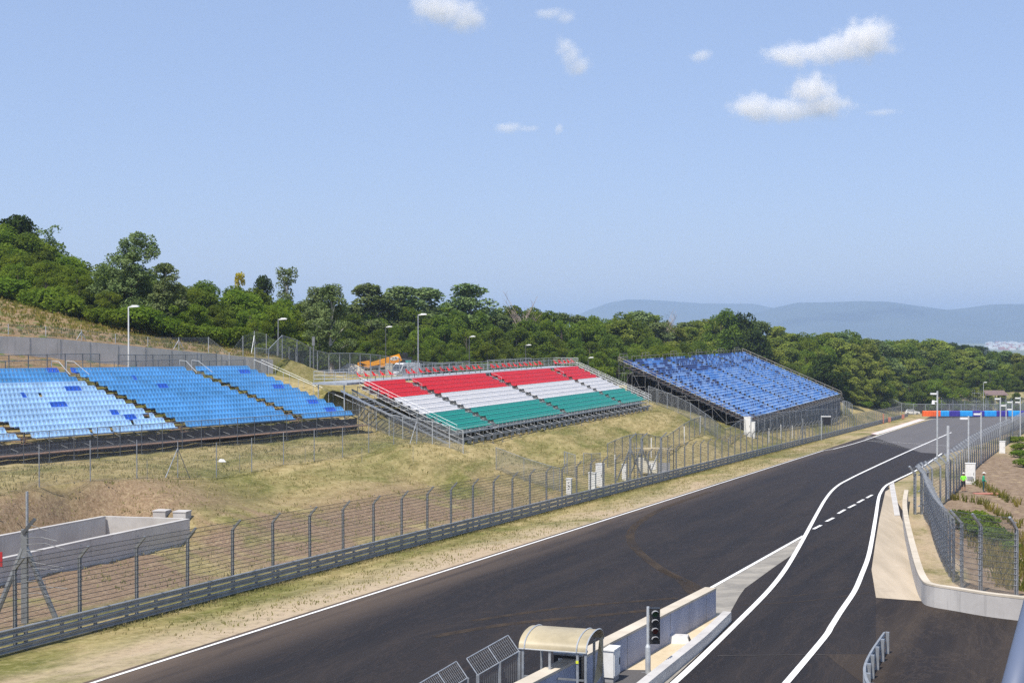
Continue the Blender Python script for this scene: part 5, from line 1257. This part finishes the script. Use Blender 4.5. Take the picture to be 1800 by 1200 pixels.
# ------------------------------------------------------------------ people
def person(X, Y, z, rz, shirt, trousers, hat, label, bare_legs, s=1.0, pose=0):
    J = {}; E = []
    def j(n, p, r, parent=None): J[n] = (p, r); E.append((parent, n)) if parent else None
    j('pelvis', (0, 0, .95), .15); j('waist', (0, 0, 1.1), .135, 'pelvis'); j('chest', (0, -.01, 1.32), .16, 'waist'); j('neck', (0, -.02, 1.49), .065, 'chest'); j('chin', (0, -.05, 1.56), .075, 'neck'); j('head', (0, -.04, 1.66), .10, 'chin'); j('crown', (0, -.03, 1.74), .08, 'head')
    for sg, n in ((-1, 'l'), (1, 'r')):
        fw = -.10 if pose == 0 else -.02
        j(n + 'sho', (sg * .19, 0, 1.42), .065, 'chest'); j(n + 'elb', (sg * .25, -.02 + fw * .3, 1.14), .045, n + 'sho'); j(n + 'wri', (sg * (.14 if pose == 0 else .2), -.24 + fw, 1.04 if pose == 0 else .92), .03, n + 'elb')
        j(n + 'palm', (sg * (.10 if pose == 0 else .19), -.31 + fw, 1.02 if pose == 0 else .85), .034, n + 'wri')
        wx, wy, wz = J[n + 'palm'][0]
        for q_ in range(4): j(n + 'f%d' % q_, (wx - sg * .05 + .0, wy - .05 - .004 * abs(q_ - 1.5), wz + .03 - q_ * .02), .009, n + 'palm')
        j(n + 'th', (wx - sg * .01, wy - .04, wz + .045), .011, n + 'palm')
        j(n + 'hip', (sg * .10, 0, .88), .10, 'pelvis'); j(n + 'kne', (sg * .12, -.02, .50), .065, n + 'hip'); j(n + 'ank', (sg * .12, .02, .10), .042, n + 'kne'); j(n + 'toe', (sg * .14, -.14, .04), .038, n + 'ank')
    names = list(J); me = bpy.data.meshes.new('person'); me.from_pydata([J[n][0] for n in names], [(names.index(a), names.index(b)) for a, b in E], [])
    o = bpy.data.objects.new('person', me); COL.objects.link(o); sk = o.modifiers.new('skin', 'SKIN'); sub = o.modifiers.new('sub', 'SUBSURF'); sub.levels = 1; sub.render_levels = 1
    for i, n in enumerate(names): me.skin_vertices[0].data[i].radius = (J[n][1], J[n][1])
    me.skin_vertices[0].data[0].use_root = True
    dg = bpy.context.evaluated_depsgraph_get(); m2 = bpy.data.meshes.new_from_object(o.evaluated_get(dg)); o.modifiers.clear(); o.data = m2; m2.name = 'person'
    m2.materials.clear()
    for mt in (M['skin'], shirt, trousers, M['tyre']): m2.materials.append(mt)
    for p in m2.polygons:
        c = p.center; p.use_smooth = True
        arm = abs(c.x) > .16 or c.y < -.16
        if c.z > 1.47: k = 0
        elif c.z < .09: k = 3
        elif c.z < .98 and not (arm and c.z > .8 and c.y < -.12): k = 2 if c.z > (.46 if bare_legs else 0) else 0
        elif arm and c.y < -.14: k = 0 if (bare_legs or c.y < -.27) else 1
        else: k = 1
        p.material_index = k
    o.location = (X, Y, z); o.rotation_euler = (0, 0, rz); o.scale = (s, s, s); tag(o, label, 'person')
    mb = MB(); mb.tube((0, -.04, 1.70), (0, -.035, 1.80), .112, 14, r2=.085); mb.tube((0, -.05, 1.695), (0, -.05, 1.71), .2 if pose else .15, 16, r2=.14); mb.build('hat', hat, o)
    mb = MB()
    for sg in (-1, 1): mb.boxm(Matrix.Translation((sg * .035, -.135, 1.665)), .026, .012, .012, 0)
    mb.boxm(Matrix.Translation((0, -.13, 1.60)), .05, .01, .01); mb.build('face_features', M['black'], o)
    MB().add([(-.015, -.135, 1.615), (.015, -.135, 1.615), (0, -.165, 1.62), (0, -.135, 1.665)], [(0, 1, 2), (0, 2, 3), (1, 3, 2)]).build('nose', M['skin'], o)
    mb = MB()
    for sg in (-1, 1): mb.boxm(Matrix.Translation((sg * .10, -.03, 1.65)), .02, .04, .06)
    mb.build('ears', M['skin'], o); return o
D = 124; X = PX(1694.5, D); p1 = person(X, D, G(X, D), R(-15), M['hiviz'], M['blackcloth'], M['hat'], 'gardener in a lime green T-shirt and black shorts holding a hose by the fence', True, .95)
D = 124.5; X = PX(1729.5, D); p2 = person(X, D, G(X, D), R(75), M['greencloth'], M['tealcloth'], M['hat'], 'gardener in a green long sleeved shirt and wide pale hat looking down', False, 1.0, 1)
D = 124; X = PX(1694.5, D); z = G(X, D)
o = MB().path([(X - .05, D - .5, z + 1.05), (X - .5, D - .7, z + .5), (X - .75, D - .8, z + .04), (X - 1.2, D - .4, z + .04), (X, D - 1.2, z + .04), (X + 1.0, D - 1.0, z + .04), (X + 1.2, D - 1.6, z + .03)], .03, 6).build('garden_hose', M['black']); tag(o, 'dark garden hose held by the gardener in lime green', 'hose')
X, D = PX(1728.5, 123), 123; o = MB().box(-1.1, 1.1, -.35, .35, 0, .08).build('board', M['brick_board']); o.location = (X, D - .9, G(X, D) + .05); tag(o, 'flat reddish board on the soil at the feet of the green shirted gardener', 'board')

# ------------------------------------------------------------------ vegetation
def crown_mesh(name, clumps, per, size, mat, seed, flat=.0, shell=.45):
    rs = np.random.RandomState(seed); C = []; Rr = []
    for c, r in clumps:
        n = max(8, int(per * r * r)); d = rs.normal(size=(n, 3)); d /= np.linalg.norm(d, axis=1)[:, None]
        rad = r * (shell + (1 - shell) * rs.rand(n) ** .5); p = np.array(c) + d * rad[:, None] * np.array([1, 1, .8]); keep = rs.rand(n) < np.where(d[:, 2] < -.3, .45, 1.0)
        C.append(p[keep]); Rr.append(d[keep])
    C = np.concatenate(C); Dn = np.concatenate(Rr); n = len(C)
    nr = Dn * .5 + rs.normal(size=(n, 3)) * .6 + np.array([0, 0, .45]); nr /= np.linalg.norm(nr, axis=1)[:, None]
    a = np.cross(nr, rs.normal(size=(n, 3))); a /= np.linalg.norm(a, axis=1)[:, None]; b = np.cross(nr, a)
    s = size * (.6 + .8 * rs.rand(n))[:, None]; V = np.stack([C + a * s, C + b * s * .55, C - a * s, C - b * s * .55], 1).reshape(-1, 3)
    Fq = np.arange(4 * n).reshape(-1, 4)
    me = bpy.data.meshes.new(name); me.from_pydata(V.tolist(), [], Fq.tolist()); me.materials.append(mat); me.update(); return me
def trunk_mesh(h, r, clumps, mat, seed, lean=0):
    rs = random.Random(seed); mb = MB(); top = h * .8
    pts = [(lean * t * t + .15 * math.sin(t * 4 + seed), .12 * math.sin(t * 5 + seed), h * .85 * t) for t in [0, .2, .4, .6, .8, 1]]
    mb.path(pts, r, 7, 0, [r * (1.25 - 1.0 * t) for t in [0, .2, .4, .6, .8, 1]])
    for c, rr in rs.sample(clumps, min(len(clumps), 12)):
        z0 = min(h * .75, max(h * .18, c[2] - 1.5 - rs.random() * 1.5)); t = z0 / (h * .85); b = Vector((lean * t * t, 0, z0)); e = Vector(c)
        mid = b.lerp(e, .5) + Vector((0, 0, .25)); mb.path([b, mid, e], r * .3, 5, 0, [r * .42 * (1.1 - t), r * .26, .02])
    return mb.mesh('trunk', mat)
def clumps_for(kind, seed, H):
    rs = random.Random(seed); out = []
    if kind == 'round':
        for i in range(52):
            t = rs.random(); z = H * (.10 + .82 * t); rr = H * .36 * math.sin(math.pi * min(1, (.12 + .86 * t))) ** .6; a = rs.random() * 6.28; q_ = rr * (.45 + .55 * rs.random())
            out.append(((q_ * math.cos(a), q_ * math.sin(a), z), H * (.075 + .06 * rs.random())))
    elif kind == 'tall':
        for i in range(84):
            t = rs.random(); z = H * (.12 + .84 * t); rr = H * .24 * math.sin(math.pi * (.42 + .53 * t)) ** .8; a = rs.random() * 6.28; q_ = rr * (.2 + .85 * rs.random())
            out.append(((q_ * math.cos(a), q_ * math.sin(a), z), H * (.05 + .035 * rs.random())))
    elif kind == 'twin':
        for cx, hh, sp in ((-H * .14, 1.0, .20), (H * .11, .95, .20), (H * .31, .70, .17), (0, .68, .32)):
            for i in range(44):
                t = rs.random(); z = H * hh * (.12 + .85 * t); rr = H * sp * 1.15 * math.sin(math.pi * (.40 + .54 * t)) ** .8; a = rs.random() * 6.28; q_ = rr * (.3 + .7 * rs.random())
                out.append(((cx + q_ * math.cos(a), q_ * math.sin(a), z), H * (.045 + .045 * rs.random())))
    elif kind == 'airy':
        for i in range(52):
            t = rs.random(); z = H * (.15 + .83 * t); rr = H * .15 * (1.15 - .75 * t); a = rs.random() * 6.28; q_ = rr * (.3 + .9 * rs.random())
            out.append(((q_ * math.cos(a), q_ * math.sin(a), z), H * (.04 + .03 * rs.random())))
    elif kind == 'bush':
        for i in range(16):
            a = rs.random() * 6.28; q_ = H * .5 * rs.random() ** .5; out.append(((q_ * math.cos(a), q_ * math.sin(a), H * (.35 + .35 * rs.random())), H * (.24 + .12 * rs.random())))
    return out
PROTO = {}
def proto(key, kind, H, leaf, size, per, bark, seed, lean=0, shell=.45):
    cl = clumps_for(kind, seed, H); PROTO[key] = (crown_mesh('crown', cl, per, size, L[leaf], seed, shell=shell), trunk_mesh(H, H * .018 + .03, cl, bark, seed, lean), H)
for i in range(3): proto('locust%d' % i, 'round', 10, 'locust', .15, 250, M['bark'], 20 + i)
for i in range(3): proto('oak%d' % i, 'round', 10, 'oak', .155, 250, M['bark'], 30 + i)
for i in range(2): proto('dark%d' % i, 'round', 10, 'dark', .20, 150, M['bark'], 40 + i)
for i in range(3): proto('poplar%d' % i, 'tall', 12, 'poplar', .17, 190, M['bark_w'], 50 + i)
for i in range(3): proto('olive%d' % i, 'tall', 12, 'olive', .17, 250, M['bark'], 60 + i)
proto('big_poplar', 'twin', 13, 'poplar', .16, 210, M['bark'], 70); proto('airy0', 'airy', 12, 'poplar', .15, 170, M['bark_w'], 71); proto('airy1', 'airy', 12, 'poplar', .15, 170, M['bark_w'], 72)
proto('birch', 'tall', 12, 'poplar', .14, 260, M['bark_w'], 75); proto('yellow', 'airy', 10, 'yellow', .17, 260, M['bark'], 76)
proto('bush0', 'bush', 2.5, 'bush', .13, 330, M['bark'], 80); proto('bush1', 'bush', 2.5, 'locust', .14, 300, M['bark'], 81)
ntree = [0]
def tree(key, X, Y, H, label, group=None, wide=1.0, z=None, cat='tree', name='tree'):
    cm, tm_, h0 = PROTO[key]; z = G(X, Y) if z is None else z; r_ = empty(name, (X, Y, z - .1), rnd.random() * 6.28); s = H / h0; r_.scale = (s * wide, s * wide, s); tag(r_, label, cat, group)
    link(bpy.data.objects.new('crown', cm), r_)
    if cat == 'tree': link(bpy.data.objects.new('trunk', tm_), r_)
    ntree[0] += 1; return r_
def tree_px(key, x, D, ytop, label, group=None, wide=1.0, name='tree'):
    X = PX(x, D); z = G(X, D); H = CZ - (ytop - HY) * D / F - z
    return tree(key, X, D, max(2.0, H), label, group, wide, z, name=name)
# distinctive trees
tree_px('big_poplar', 232, 166, 410, 'tall grey green poplar with twin tops rising over the hill on the left', None, 1.15, 'poplar_tree')
tree_px('poplar0', 290, 163, 462, 'smaller grey green poplar leaning right of the tall twin topped one', None, 1.3, 'poplar_tree')
tree_px('birch', 583, 182, 498, 'slender pale barked tree with drooping grey leaves behind the mesh fence', None, 1.1, 'birch_tree')
tree_px('birch', 558, 196, 503, 'second pale barked tree standing left behind the slender one', None, 1.1, 'birch_tree')
tree_px('dark0', 36, 196, 374, 'dark round tree topping the wood at the left edge', None, .8); tree_px('dark1', 12, 200, 385, 'dark tree partly cut by the left picture edge', None, .8)
tree_px('airy0', 88, 190, 396, 'thin airy poplar right of the dark tree at the left', None, 1.0, 'poplar_tree')
tree_px('yellow', 422, 230, 478, 'small bright yellow tree top showing over the green wood', None, .6)
tree_px('dark0', 461, 236, 480, 'small dark round tree top beside the yellow one', None, .5)
tree_px('airy1', 503, 230, 470, 'thin airy poplar with see-through crown right of the dark tree top', None, 1.1, 'poplar_tree')
tree_px('poplar1', 652, 262, 499, 'pale grey green tree on the skyline above the orange crane', None, 1.9); tree_px('poplar2', 700, 268, 501, 'paler tree on the skyline just left of the tall lamp pole', None, 1.9)
tree_px('poplar0', 748, 275, 506, 'grey green broad tree on the skyline right of the tall lamp pole', None, 1.9)
tree_px('poplar2', 825, 280, 496, 'highest airy tree on the skyline above the red seats', None, 1.5)
tree_px('dark1', 1308, 352, 545, 'dark upright tree standing out above the dark blue stand', None, .8); tree_px('oak0', 1268, 350, 543, 'light green tree top just left of the dark upright tree', None, .8)
tree_px('dark0', 1462, 318, 622, 'near black spreading tree at the right end of the dark blue stand', None, 1.25); tree_px('dark1', 1432, 322, 640, 'dark tree tucked behind the right edge of the dark blue stand', None, 1.0)
tree_px('locust1', 1165, 262, 598, 'bright green round tree right behind the top left of the dark blue stand', None, 1.3)
# bare trees
def bare(x, D, ytop, label):
    X = PX(x, D); z = G(X, D); H = CZ - (ytop - HY) * D / F - z; rs = random.Random(int(x)); mb = MB()
    mb.path([(0, 0, 0), (.1, 0, H * .3), (0, .1, H * .62)], .15, 6, 0, [.2, .15, .08])
    for i in range(26):
        a = rs.random() * 6.28; b = H * (.35 + .3 * rs.random()); l_ = H * (.10 + .13 * rs.random()); t = Vector((l_ * math.cos(a), l_ * math.sin(a), min(H - b, l_ * 1.6)))
        p0 = Vector((0, 0, b)); mb.path([p0, p0 + t * .5 + Vector((0, 0, .1)), p0 + t], .03, 4, 0, [.06, .045, .02])
        for k in range(4):
            e = p0 + t * (.4 + .15 * k); d = Vector((rs.uniform(-1, 1), rs.uniform(-1, 1), rs.uniform(.5, 1.6))) * H * .06; mb.path([e, e + d], .02, 3, 0, [.03, .012])
    r_ = empty('bare_tree', (X, D, z)); tag(r_, label, 'tree'); mb.build('trunk', simple('dead_wood', (.33, .26, .22), .9, 0, .15, 2), r_)
bare(918, 285, 505, 'leafless pale tree on the skyline left of the hills'); bare(1165, 330, 537, 'leafless reddish tree on the skyline before the blue hills')
# the wood
prof_x = [-80, 0, 60, 110, 150, 185, 330, 400, 470, 530, 560, 620, 700, 780, 860, 950, 1050, 1150, 1250, 1350, 1450, 1500, 1600, 1700, 1800, 1900]
prof_y = [385, 390, 408, 440, 447, 460, 492, 497, 503, 528, 535, 535, 525, 528, 536, 540, 549, 553, 560, 571, 577, 585, 592, 606, 622, 636]
front_x = [-80, 0, 100, 220, 330, 430, 540, 620, 800, 1000, 1100, 1300, 1450, 1520, 1570, 1630, 1700, 1900]
front_D = [172, 171, 167, 163, 163, 170, 192, 232, 246, 268, 285, 345, 352, 378, 426, 432, 430, 428]
zones = [(330, 'above the hillside'), (560, 'left of the birch'), (800, 'behind the crane'), (1070, 'behind the tricolour stand'), (1480, 'behind the dark blue stand'), (2000, 'behind the far turn')]
kinds_by = lambda x, lay: (['locust0', 'locust1', 'locust2', 'oak0'] if x < 550 else ['oak0', 'oak1', 'oak2', 'locust0', 'locust2'] if x < 1080 else (['oak1', 'olive0', 'olive1', 'olive2', 'locust0'] if lay > 0 else ['oak0', 'oak2', 'locust1', 'olive0']))
desc = {'locust': 'feathery mid green tree', 'oak': 'dense leafy green tree', 'olive': 'tall light olive green tree', 'poplar': 'grey green poplar', 'dark': 'dark green tree'}
lay_name = ['front row', 'second row', 'third row', 'skyline row']
for lay in range(4):
    x = -70.0 + lay * 9
    while x < 1860:
        D = float(np.interp(x, front_x, front_D)) + (0, 11, 24, 40)[lay] * (1.0 if x > 560 else .6) + rnd.uniform(-3, 3)
        off = ((70, 42, 18, 2)[lay]) * (.75 if x < 560 else 1.0) * (1.0 if x < 1100 else .95)
        yt = float(np.interp(x, prof_x, prof_y)) + off + rnd.uniform(-7, 9)
        key = rnd.choice(kinds_by(x, lay)); zn = next(b for a, b in zones if x < a); kd = key.rstrip('0123456789')
        if lay >= 2 and rnd.random() < .12: key = rnd.choice(['poplar0', 'poplar1', 'poplar2']); kd = 'poplar'; yt -= 1
        wide = 1.15 if kd in ('locust', 'oak') else 1.5
        X = PX(x, D); z = G(X, D); H = CZ - (yt - HY) * D / F - z
        H = min(max(H, 4.5), 24)
        if kd in ('locust', 'oak') and H > 13: wide = .95
        tree(key, X, D, H, '%s, %s of the wood %s' % (desc[kd], lay_name[lay], zn), 'wood trees, %s, %s, %s' % (kd, lay_name[lay], zn), wide, z)
        x += (.36 * (8.5 if x < 560 else 10.0) * F / D) * rnd.uniform(.85, 1.15) * (1.15 if lay < 3 else 1.0)
# far dark ridge of trees on the right
for i, x in enumerate(range(1590, 1850, 17)):
    D = 620 + rnd.uniform(-20, 20); X = PX(x, D); yt = float(np.interp(x, [1590, 1700, 1760, 1850], [597, 603, 618, 634])) + rnd.uniform(-3, 3); z = G(X, D); H = CZ - (yt - HY) * D / F - z
    tree('dark%d' % (i % 2), X, D, max(6, H), 'dark tree on the distant ridge below the valley town', 'dark trees on the distant ridge', 1.5, z)
# shrubs at the wood's foot
for i in range(46):
    x = -40 + i * 42 + rnd.uniform(-10, 10); D = float(np.interp(x, front_x, front_D)) - rnd.uniform(2, 6)
    if 560 < x < 760 or 1060 < x < 1480: continue
    X = PX(x, D); zn = next(b for a, b in zones if x < a)
    tree(rnd.choice(['bush0', 'bush1']), X, D, rnd.uniform(2.2, 4.2), 'rounded green shrub at the foot of the wood %s' % zn, 'shrubs at the foot of the wood, %s' % zn, 1.3, cat='shrub', name='shrub')
# green shrub mass on the pit side slope
for i, (x, y, s) in enumerate(((1690, 912, 1.1), (1706, 915, 1.3), (1722, 925, 1.35), (1740, 935, 1.2), (1757, 944, 1.0), (1770, 950, .7))):
    X, D = on_plane(x, y + 14); tree('bush%d' % (i % 2), X, D, 1.25 * s, ('leftmost low green shrub behind the pit side fence', 'tall green shrub behind the pit side fence below the gardener in lime', 'fullest green shrub behind the pit side fence', 'green shrub in the middle of the clump behind the pit side fence', 'low green shrub near the right end of the clump', 'smallest green shrub at the right tip of the clump')[i], 'clump of green shrubs on the planted slope', 1.25, cat='shrub', name='shrub')
for i, (x, y) in enumerate(((1800, 800), (1790, 788), (1808, 815), (1786, 776))):
    X, D = on_plane(x, y); tree('bush%d' % (i % 2), X, D, 1.2, ('green shrub on the upper slope at the right picture edge', 'green shrub on the upper slope behind the small cabinet', 'lowest green shrub on the upper slope at the picture edge', 'farthest green shrub on the upper slope')[i], 'shrubs on the upper slope', 2.4, cat='shrub', name='shrub')

def tufts(name, pts, hmin, hmax, wid, mat, blades, seed, spread=.12):
    rs = np.random.RandomState(seed); V = []; Fq = []
    for X, Y, z in pts:
        for b in range(blades):
            a = rs.rand() * 6.28; r_ = rs.rand() * spread; x, y = X + r_ * math.cos(a), Y + r_ * math.sin(a); h = rs.uniform(hmin, hmax); l_ = rs.uniform(-.5, .5, 2) * h; wd = wid * rs.uniform(.6, 1.2); t = rs.rand() * 3.14; c, s = math.cos(t) * wd, math.sin(t) * wd
            k = len(V); V += [(x - c, y - s, z - .02), (x + c, y + s, z - .02), (x + l_[0] + c * .5, y + l_[1] + s * .5, z + h), (x + l_[0] - c * .5, y + l_[1] - s * .5, z + h)]; Fq.append((k, k + 1, k + 2, k + 3))
    me = bpy.data.meshes.new(name); me.from_pydata(V, [], Fq); me.materials.append(mat); me.update(); return tag(link(bpy.data.objects.new(name, me)), kind='stuff')
def lined(px_pts, gap, jit):
    q_ = P(*px_pts); out = []
    for (a, b), (c, d) in zip(q_[:-1], q_[1:]):
        n = max(1, int(math.dist((a, b), (c, d)) / gap))
        for i in range(n): t = i / n; X = a + (c - a) * t + rnd.uniform(-jit, jit); Y = b + (d - b) * t + rnd.uniform(-jit, jit); out.append((X, Y, G(X, Y)))
    return out
pl = lined(((1712, 846), (1740, 857), (1775, 872), (1800, 881)), 1.5, .15) + lined(((1712, 850), (1740, 861), (1775, 876), (1800, 886)), 1.5, .15)
pl += lined(((1680, 876), (1722, 884)), .5, .6) + lined(((1734, 884), (1760, 899), (1800, 917)), 1.5, .2) + lined(((1736, 890), (1762, 905), (1800, 923)), 1.5, .2)
o = tufts('planted_rows', pl, .3, .7, .045, L['plant'], 12, 3, .2); tag(o, 'rows of young tufted plants on the brown slope', 'plants')
pts_ = []
for i in range(330):
    x, y = rnd.uniform(1690, 1810), rnd.uniform(935, 1040); X, Y = on_plane(x, y)
    if X > np.interp(Y, [63, 66, 80, 93], [40, 23, 26.5, 29.5]): pts_.append((X, Y, G(X, Y)))
o = tufts('wild_weeds', pts_, .15, .7, .035, L['weed'], 8, 4, .3); tag(o, 'loose weeds and young plants on the slope behind the near pit side fence', 'weeds')
gp2 = []
for i in range(11000):
    u = rnd.uniform(45, 230); v = rnd.choice((rnd.uniform(RV - .5, RV + .5), rnd.uniform(RV - .6, RV + .2), rnd.uniform(29.6, 34), rnd.uniform(44, 62), rnd.uniform(57, 64))); X, Y = XY(u, v)
    if Y > 40: gp2.append((X, Y, G(X, Y)))
o = tufts('grass', gp2, .03, .11, .03, L['grass'], 5, 5, .4); tag(o, 'dry grass tufts on the verge and bank', 'grass')
bg_ = []
for i in range(11000):
    u = rnd.uniform(55, 235) ; v = rnd.uniform(37.5, 64); X, Y = XY(u, v)
    if v > 46 + (u < 105) * 6 or rnd.random() < .3: bg_.append((X, Y, G(X, Y)))
o = tufts('bank_grass', bg_, .06, .18, .035, L['grass'], 4, 8, .35); tag(o, 'dry grass covering the bank below the stands', 'grass')
hp = []
for i in range(3000):
    t = rnd.uniform(-14, WL + 6); s_ = rnd.uniform(2, 32); X = W0[0] + WD[0] * t + WN[0] * s_; Y = W0[1] + WD[1] * t + WN[1] * s_; hp.append((X, Y, G(X, Y)))
o = tufts('hill_weeds', hp, .12, .32, .05, L['weed'], 7, 6, .3); tag(o, 'scattered weeds on the dry hillside above the retaining wall', 'weeds')

# ------------------------------------------------------------------ distance: hills, town
hillm = N('forested_hills'); pp = hillm.pos(); hc = hillm.mix(hillm.rng(hillm.noise(pp, .0012, 6, .7), .35, .65), (.03, .045, .05), (.055, .07, .065)); hillm.bsdf(hc, .95, 0, .1)
def hills(name, D, depth, xs, ys, seed):
    n = 160; rows = 22; V = []; rs = np.random.RandomState(seed); ph = rs.rand(12) * 6.28
    for j in range(rows + 1):
        t = j / rows
        for i in range(n + 1):
            x = xs[0] + (xs[-1] - xs[0]) * i / n; yt = float(np.interp(x, xs, ys)); ztop = CZ - (yt - HY) * D / F; Y = D - depth + 2 * depth * t; X = PX(x, D) * (1 + .0 * t)
            g = math.exp(-((t - .5) / .22) ** 2); rid = .10 * sum(math.sin(ph[k] + i * .09 * (k + 1) + t * 9 * (1 + k % 3)) / (k + 1) for k in range(6)) * (1 - g) * 2 * g
            V.append((X, Y, -90 + (ztop + 90) * max(0, g + rid)))
    mb = MB(); w1 = n + 1; mb.add(V, [(j * w1 + i, j * w1 + i + 1, (j + 1) * w1 + i + 1, (j + 1) * w1 + i) for j in range(rows) for i in range(n)])
    return structure(mb.build(name, hillm.mat, smooth=True))
hx = [-3000, -1000, 0, 600, 850, 950, 1040, 1110, 1180, 1250, 1330, 1380, 1440, 1500, 1570, 1650, 1700, 1760, 1800, 2000, 2600]
hills('hills', 12500, 3000, [-2500, 0, 900, 1000, 1060, 1110, 1160, 1230, 1330, 1360, 1450, 1600, 2600], [600, 600, 590, 560, 534, 525, 528, 533, 534, 543, 560, 575, 590], 3)
hills('hills', 10500, 2600, [1200, 1300, 1360, 1400, 1460, 1510, 1560, 1600, 1660, 1700, 1740, 1800, 1900, 2600], [600, 560, 541, 532, 531, 529, 530, 537, 545, 541, 535, 534, 540, 560], 4)
mb = MB(); rs = random.Random(9)
for i in range(420):
    y = rs.choice((rs.uniform(583, 592), rs.uniform(600, 614), rs.uniform(603, 611))); x = rs.uniform(1670 if y < 595 else 1735, 1850); D = F * 88 / (y - HY); D = min(D, 9000); X = PX(x, D); z = G(X, D)
    s = rs.uniform(5, 14); h = rs.uniform(5, 13); mb.box(X - s, X + s, D - s, D + s, z, z + h, rs.choice((0, 0, 1)))
tag(mb.build('town', [M['whitebox'], M['brick_board']]), 'distant pale town in the hazy valley at the right', 'town', kind='stuff')
# haze: one closed box of even air
hzm = N('haze_air'); pv = hzm.n('ShaderNodeVolumePrincipled'); pv.inputs['Color'].default_value = (.57, .73, 1.0, 1); pv.inputs['Density'].default_value = 1.3e-4; pv.inputs['Anisotropy'].default_value = .2
hzm.l(pv.outputs[0], hzm.out.inputs['Volume'])
o = MB().box(-17000, 17000, -450, 21000, -140, 262).build('haze', hzm.mat); tag(o, 'pale blue summer haze over the valley', 'haze', kind='stuff')

# ------------------------------------------------------------------ clouds: bodies of droplets
def cloud(px, py, w_, h_, lumps, label, dens=.0075, D=9000.0, seed=0, thr=.5):
    X = PX(px, D); Z = CZ - (py - HY) * D / F; k = D / F
    m = N('cloud_vapour'); tc = m.obj(); tot = None
    for (cx, cy, rx, ry) in lumps:
        mp = m.n('ShaderNodeVectorMath', operation='SUBTRACT'); m.l(tc, mp.inputs[0]); mp.inputs[1].default_value = (cx * k, 0, -cy * k)
        dv = m.n('ShaderNodeVectorMath', operation='DIVIDE'); m.l(mp.outputs[0], dv.inputs[0]); dv.inputs[1].default_value = (rx * k, min(rx, ry * 1.6) * k, ry * k)
        ln = m.n('ShaderNodeVectorMath', operation='LENGTH'); m.l(dv.outputs[0], ln.inputs[0]); d = m.math('SUBTRACT', 1.0, ln.outputs['Value'])
        tot = d if tot is None else m.math('MAXIMUM', tot, d)
    nz = m.n('ShaderNodeTexNoise'); m.l(tc, nz.inputs['Vector']); nz.inputs['Scale'].default_value = .042 / k; nz.inputs['Detail'].default_value = 6; nz.inputs['Roughness'].default_value = .62
    nv = m.math('MULTIPLY', m.math('SUBTRACT', nz.outputs['Fac'], thr), 2.0)
    dd_ = m.rng(m.math('ADD', tot, nv), .0, .8, 0, dens * 1.3)
    pv_ = m.n('ShaderNodeVolumePrincipled'); pv_.inputs['Color'].default_value = (1.0, .975, .95, 1); m.l(dd_, pv_.inputs['Density']); pv_.inputs['Anisotropy'].default_value = -.25
    m.l(pv_.outputs[0], m.out.inputs['Volume'])
    try: m.mat.volume_sampling = 'MULTIPLE_IMPORTANCE'
    except Exception: pass
    dep = min(w_, h_ * 1.6) * k; bm_ = MB(); n = 14; vs = []; 
    for j in range(1, n):
        a = math.pi * j / n
        for i in range(24): b = 2 * math.pi * i / 24; vs.append((w_ * k * math.sin(a) * math.cos(b), dep * math.sin(a) * math.sin(b), h_ * k * math.cos(a)))
    vs += [(0, 0, h_ * k), (0, 0, -h_ * k)]; t_, b_ = len(vs) - 2, len(vs) - 1
    fs = [(j * 24 + i, (j + 1) * 24 + i, (j + 1) * 24 + (i + 1) % 24, j * 24 + (i + 1) % 24) for j in range(n - 2) for i in range(24)] + [(t_, i, (i + 1) % 24) for i in range(24)] + [(b_, (n - 2) * 24 + (i + 1) % 24, (n - 2) * 24 + i) for i in range(24)]
    bm_.add(vs, fs); o = bm_.build('cloud', m.mat); o.location = (X, D, Z); tag(o, label, 'cloud', 'small fair weather clouds'); return o
cloud(1450, 80, 185, 85, ((70, -10, 60, 42), (20, 8, 60, 30), (-60, 18, 60, 24), (90, -18, 32, 34), (-20, 14, 100, 22)), 'broad white cloud with a double top, upper of the two at the right')
cloud(1388, 176, 170, 85, ((38, -18, 48, 36), (-60, 14, 55, 28), (60, 10, 56, 26), (0, 18, 110, 24)), 'dome topped white cloud, lower of the two at the right')
cloud(790, 18, 110, 70, ((-25, -5, 50, 36), (30, 15, 42, 32), (0, 5, 55, 28)), 'ragged white cloud cut by the top edge', .006)
cloud(1005, 95, 75, 75, ((-12, -12, 24, 20), (12, 22, 26, 22), (0, 5, 22, 22)), 'small tilted white cloud puff', .006)
cloud(905, 224, 70, 30, ((-12, 0, 32, 12), (20, 3, 26, 7)), 'low lens shaped wisp of cloud', .006)
cloud(983, 226, 26, 24, ((0, 0, 10, 12),), 'tiny wisp of cloud right of the lens shaped one', .008)
cloud(1232, 99, 40, 24, ((0, 0, 24, 13),), 'faint small cloud left of the broad white cloud', .006)
cloud(975, 24, 60, 36, ((-10, 0, 36, 12), (18, 8, 20, 14)), 'faint wisp of cloud above the small tilted puff', .005)
cloud(1550, 198, 60, 20, ((0, 0, 34, 8),), 'faint wisp of cloud right of the dome topped cloud', .006)
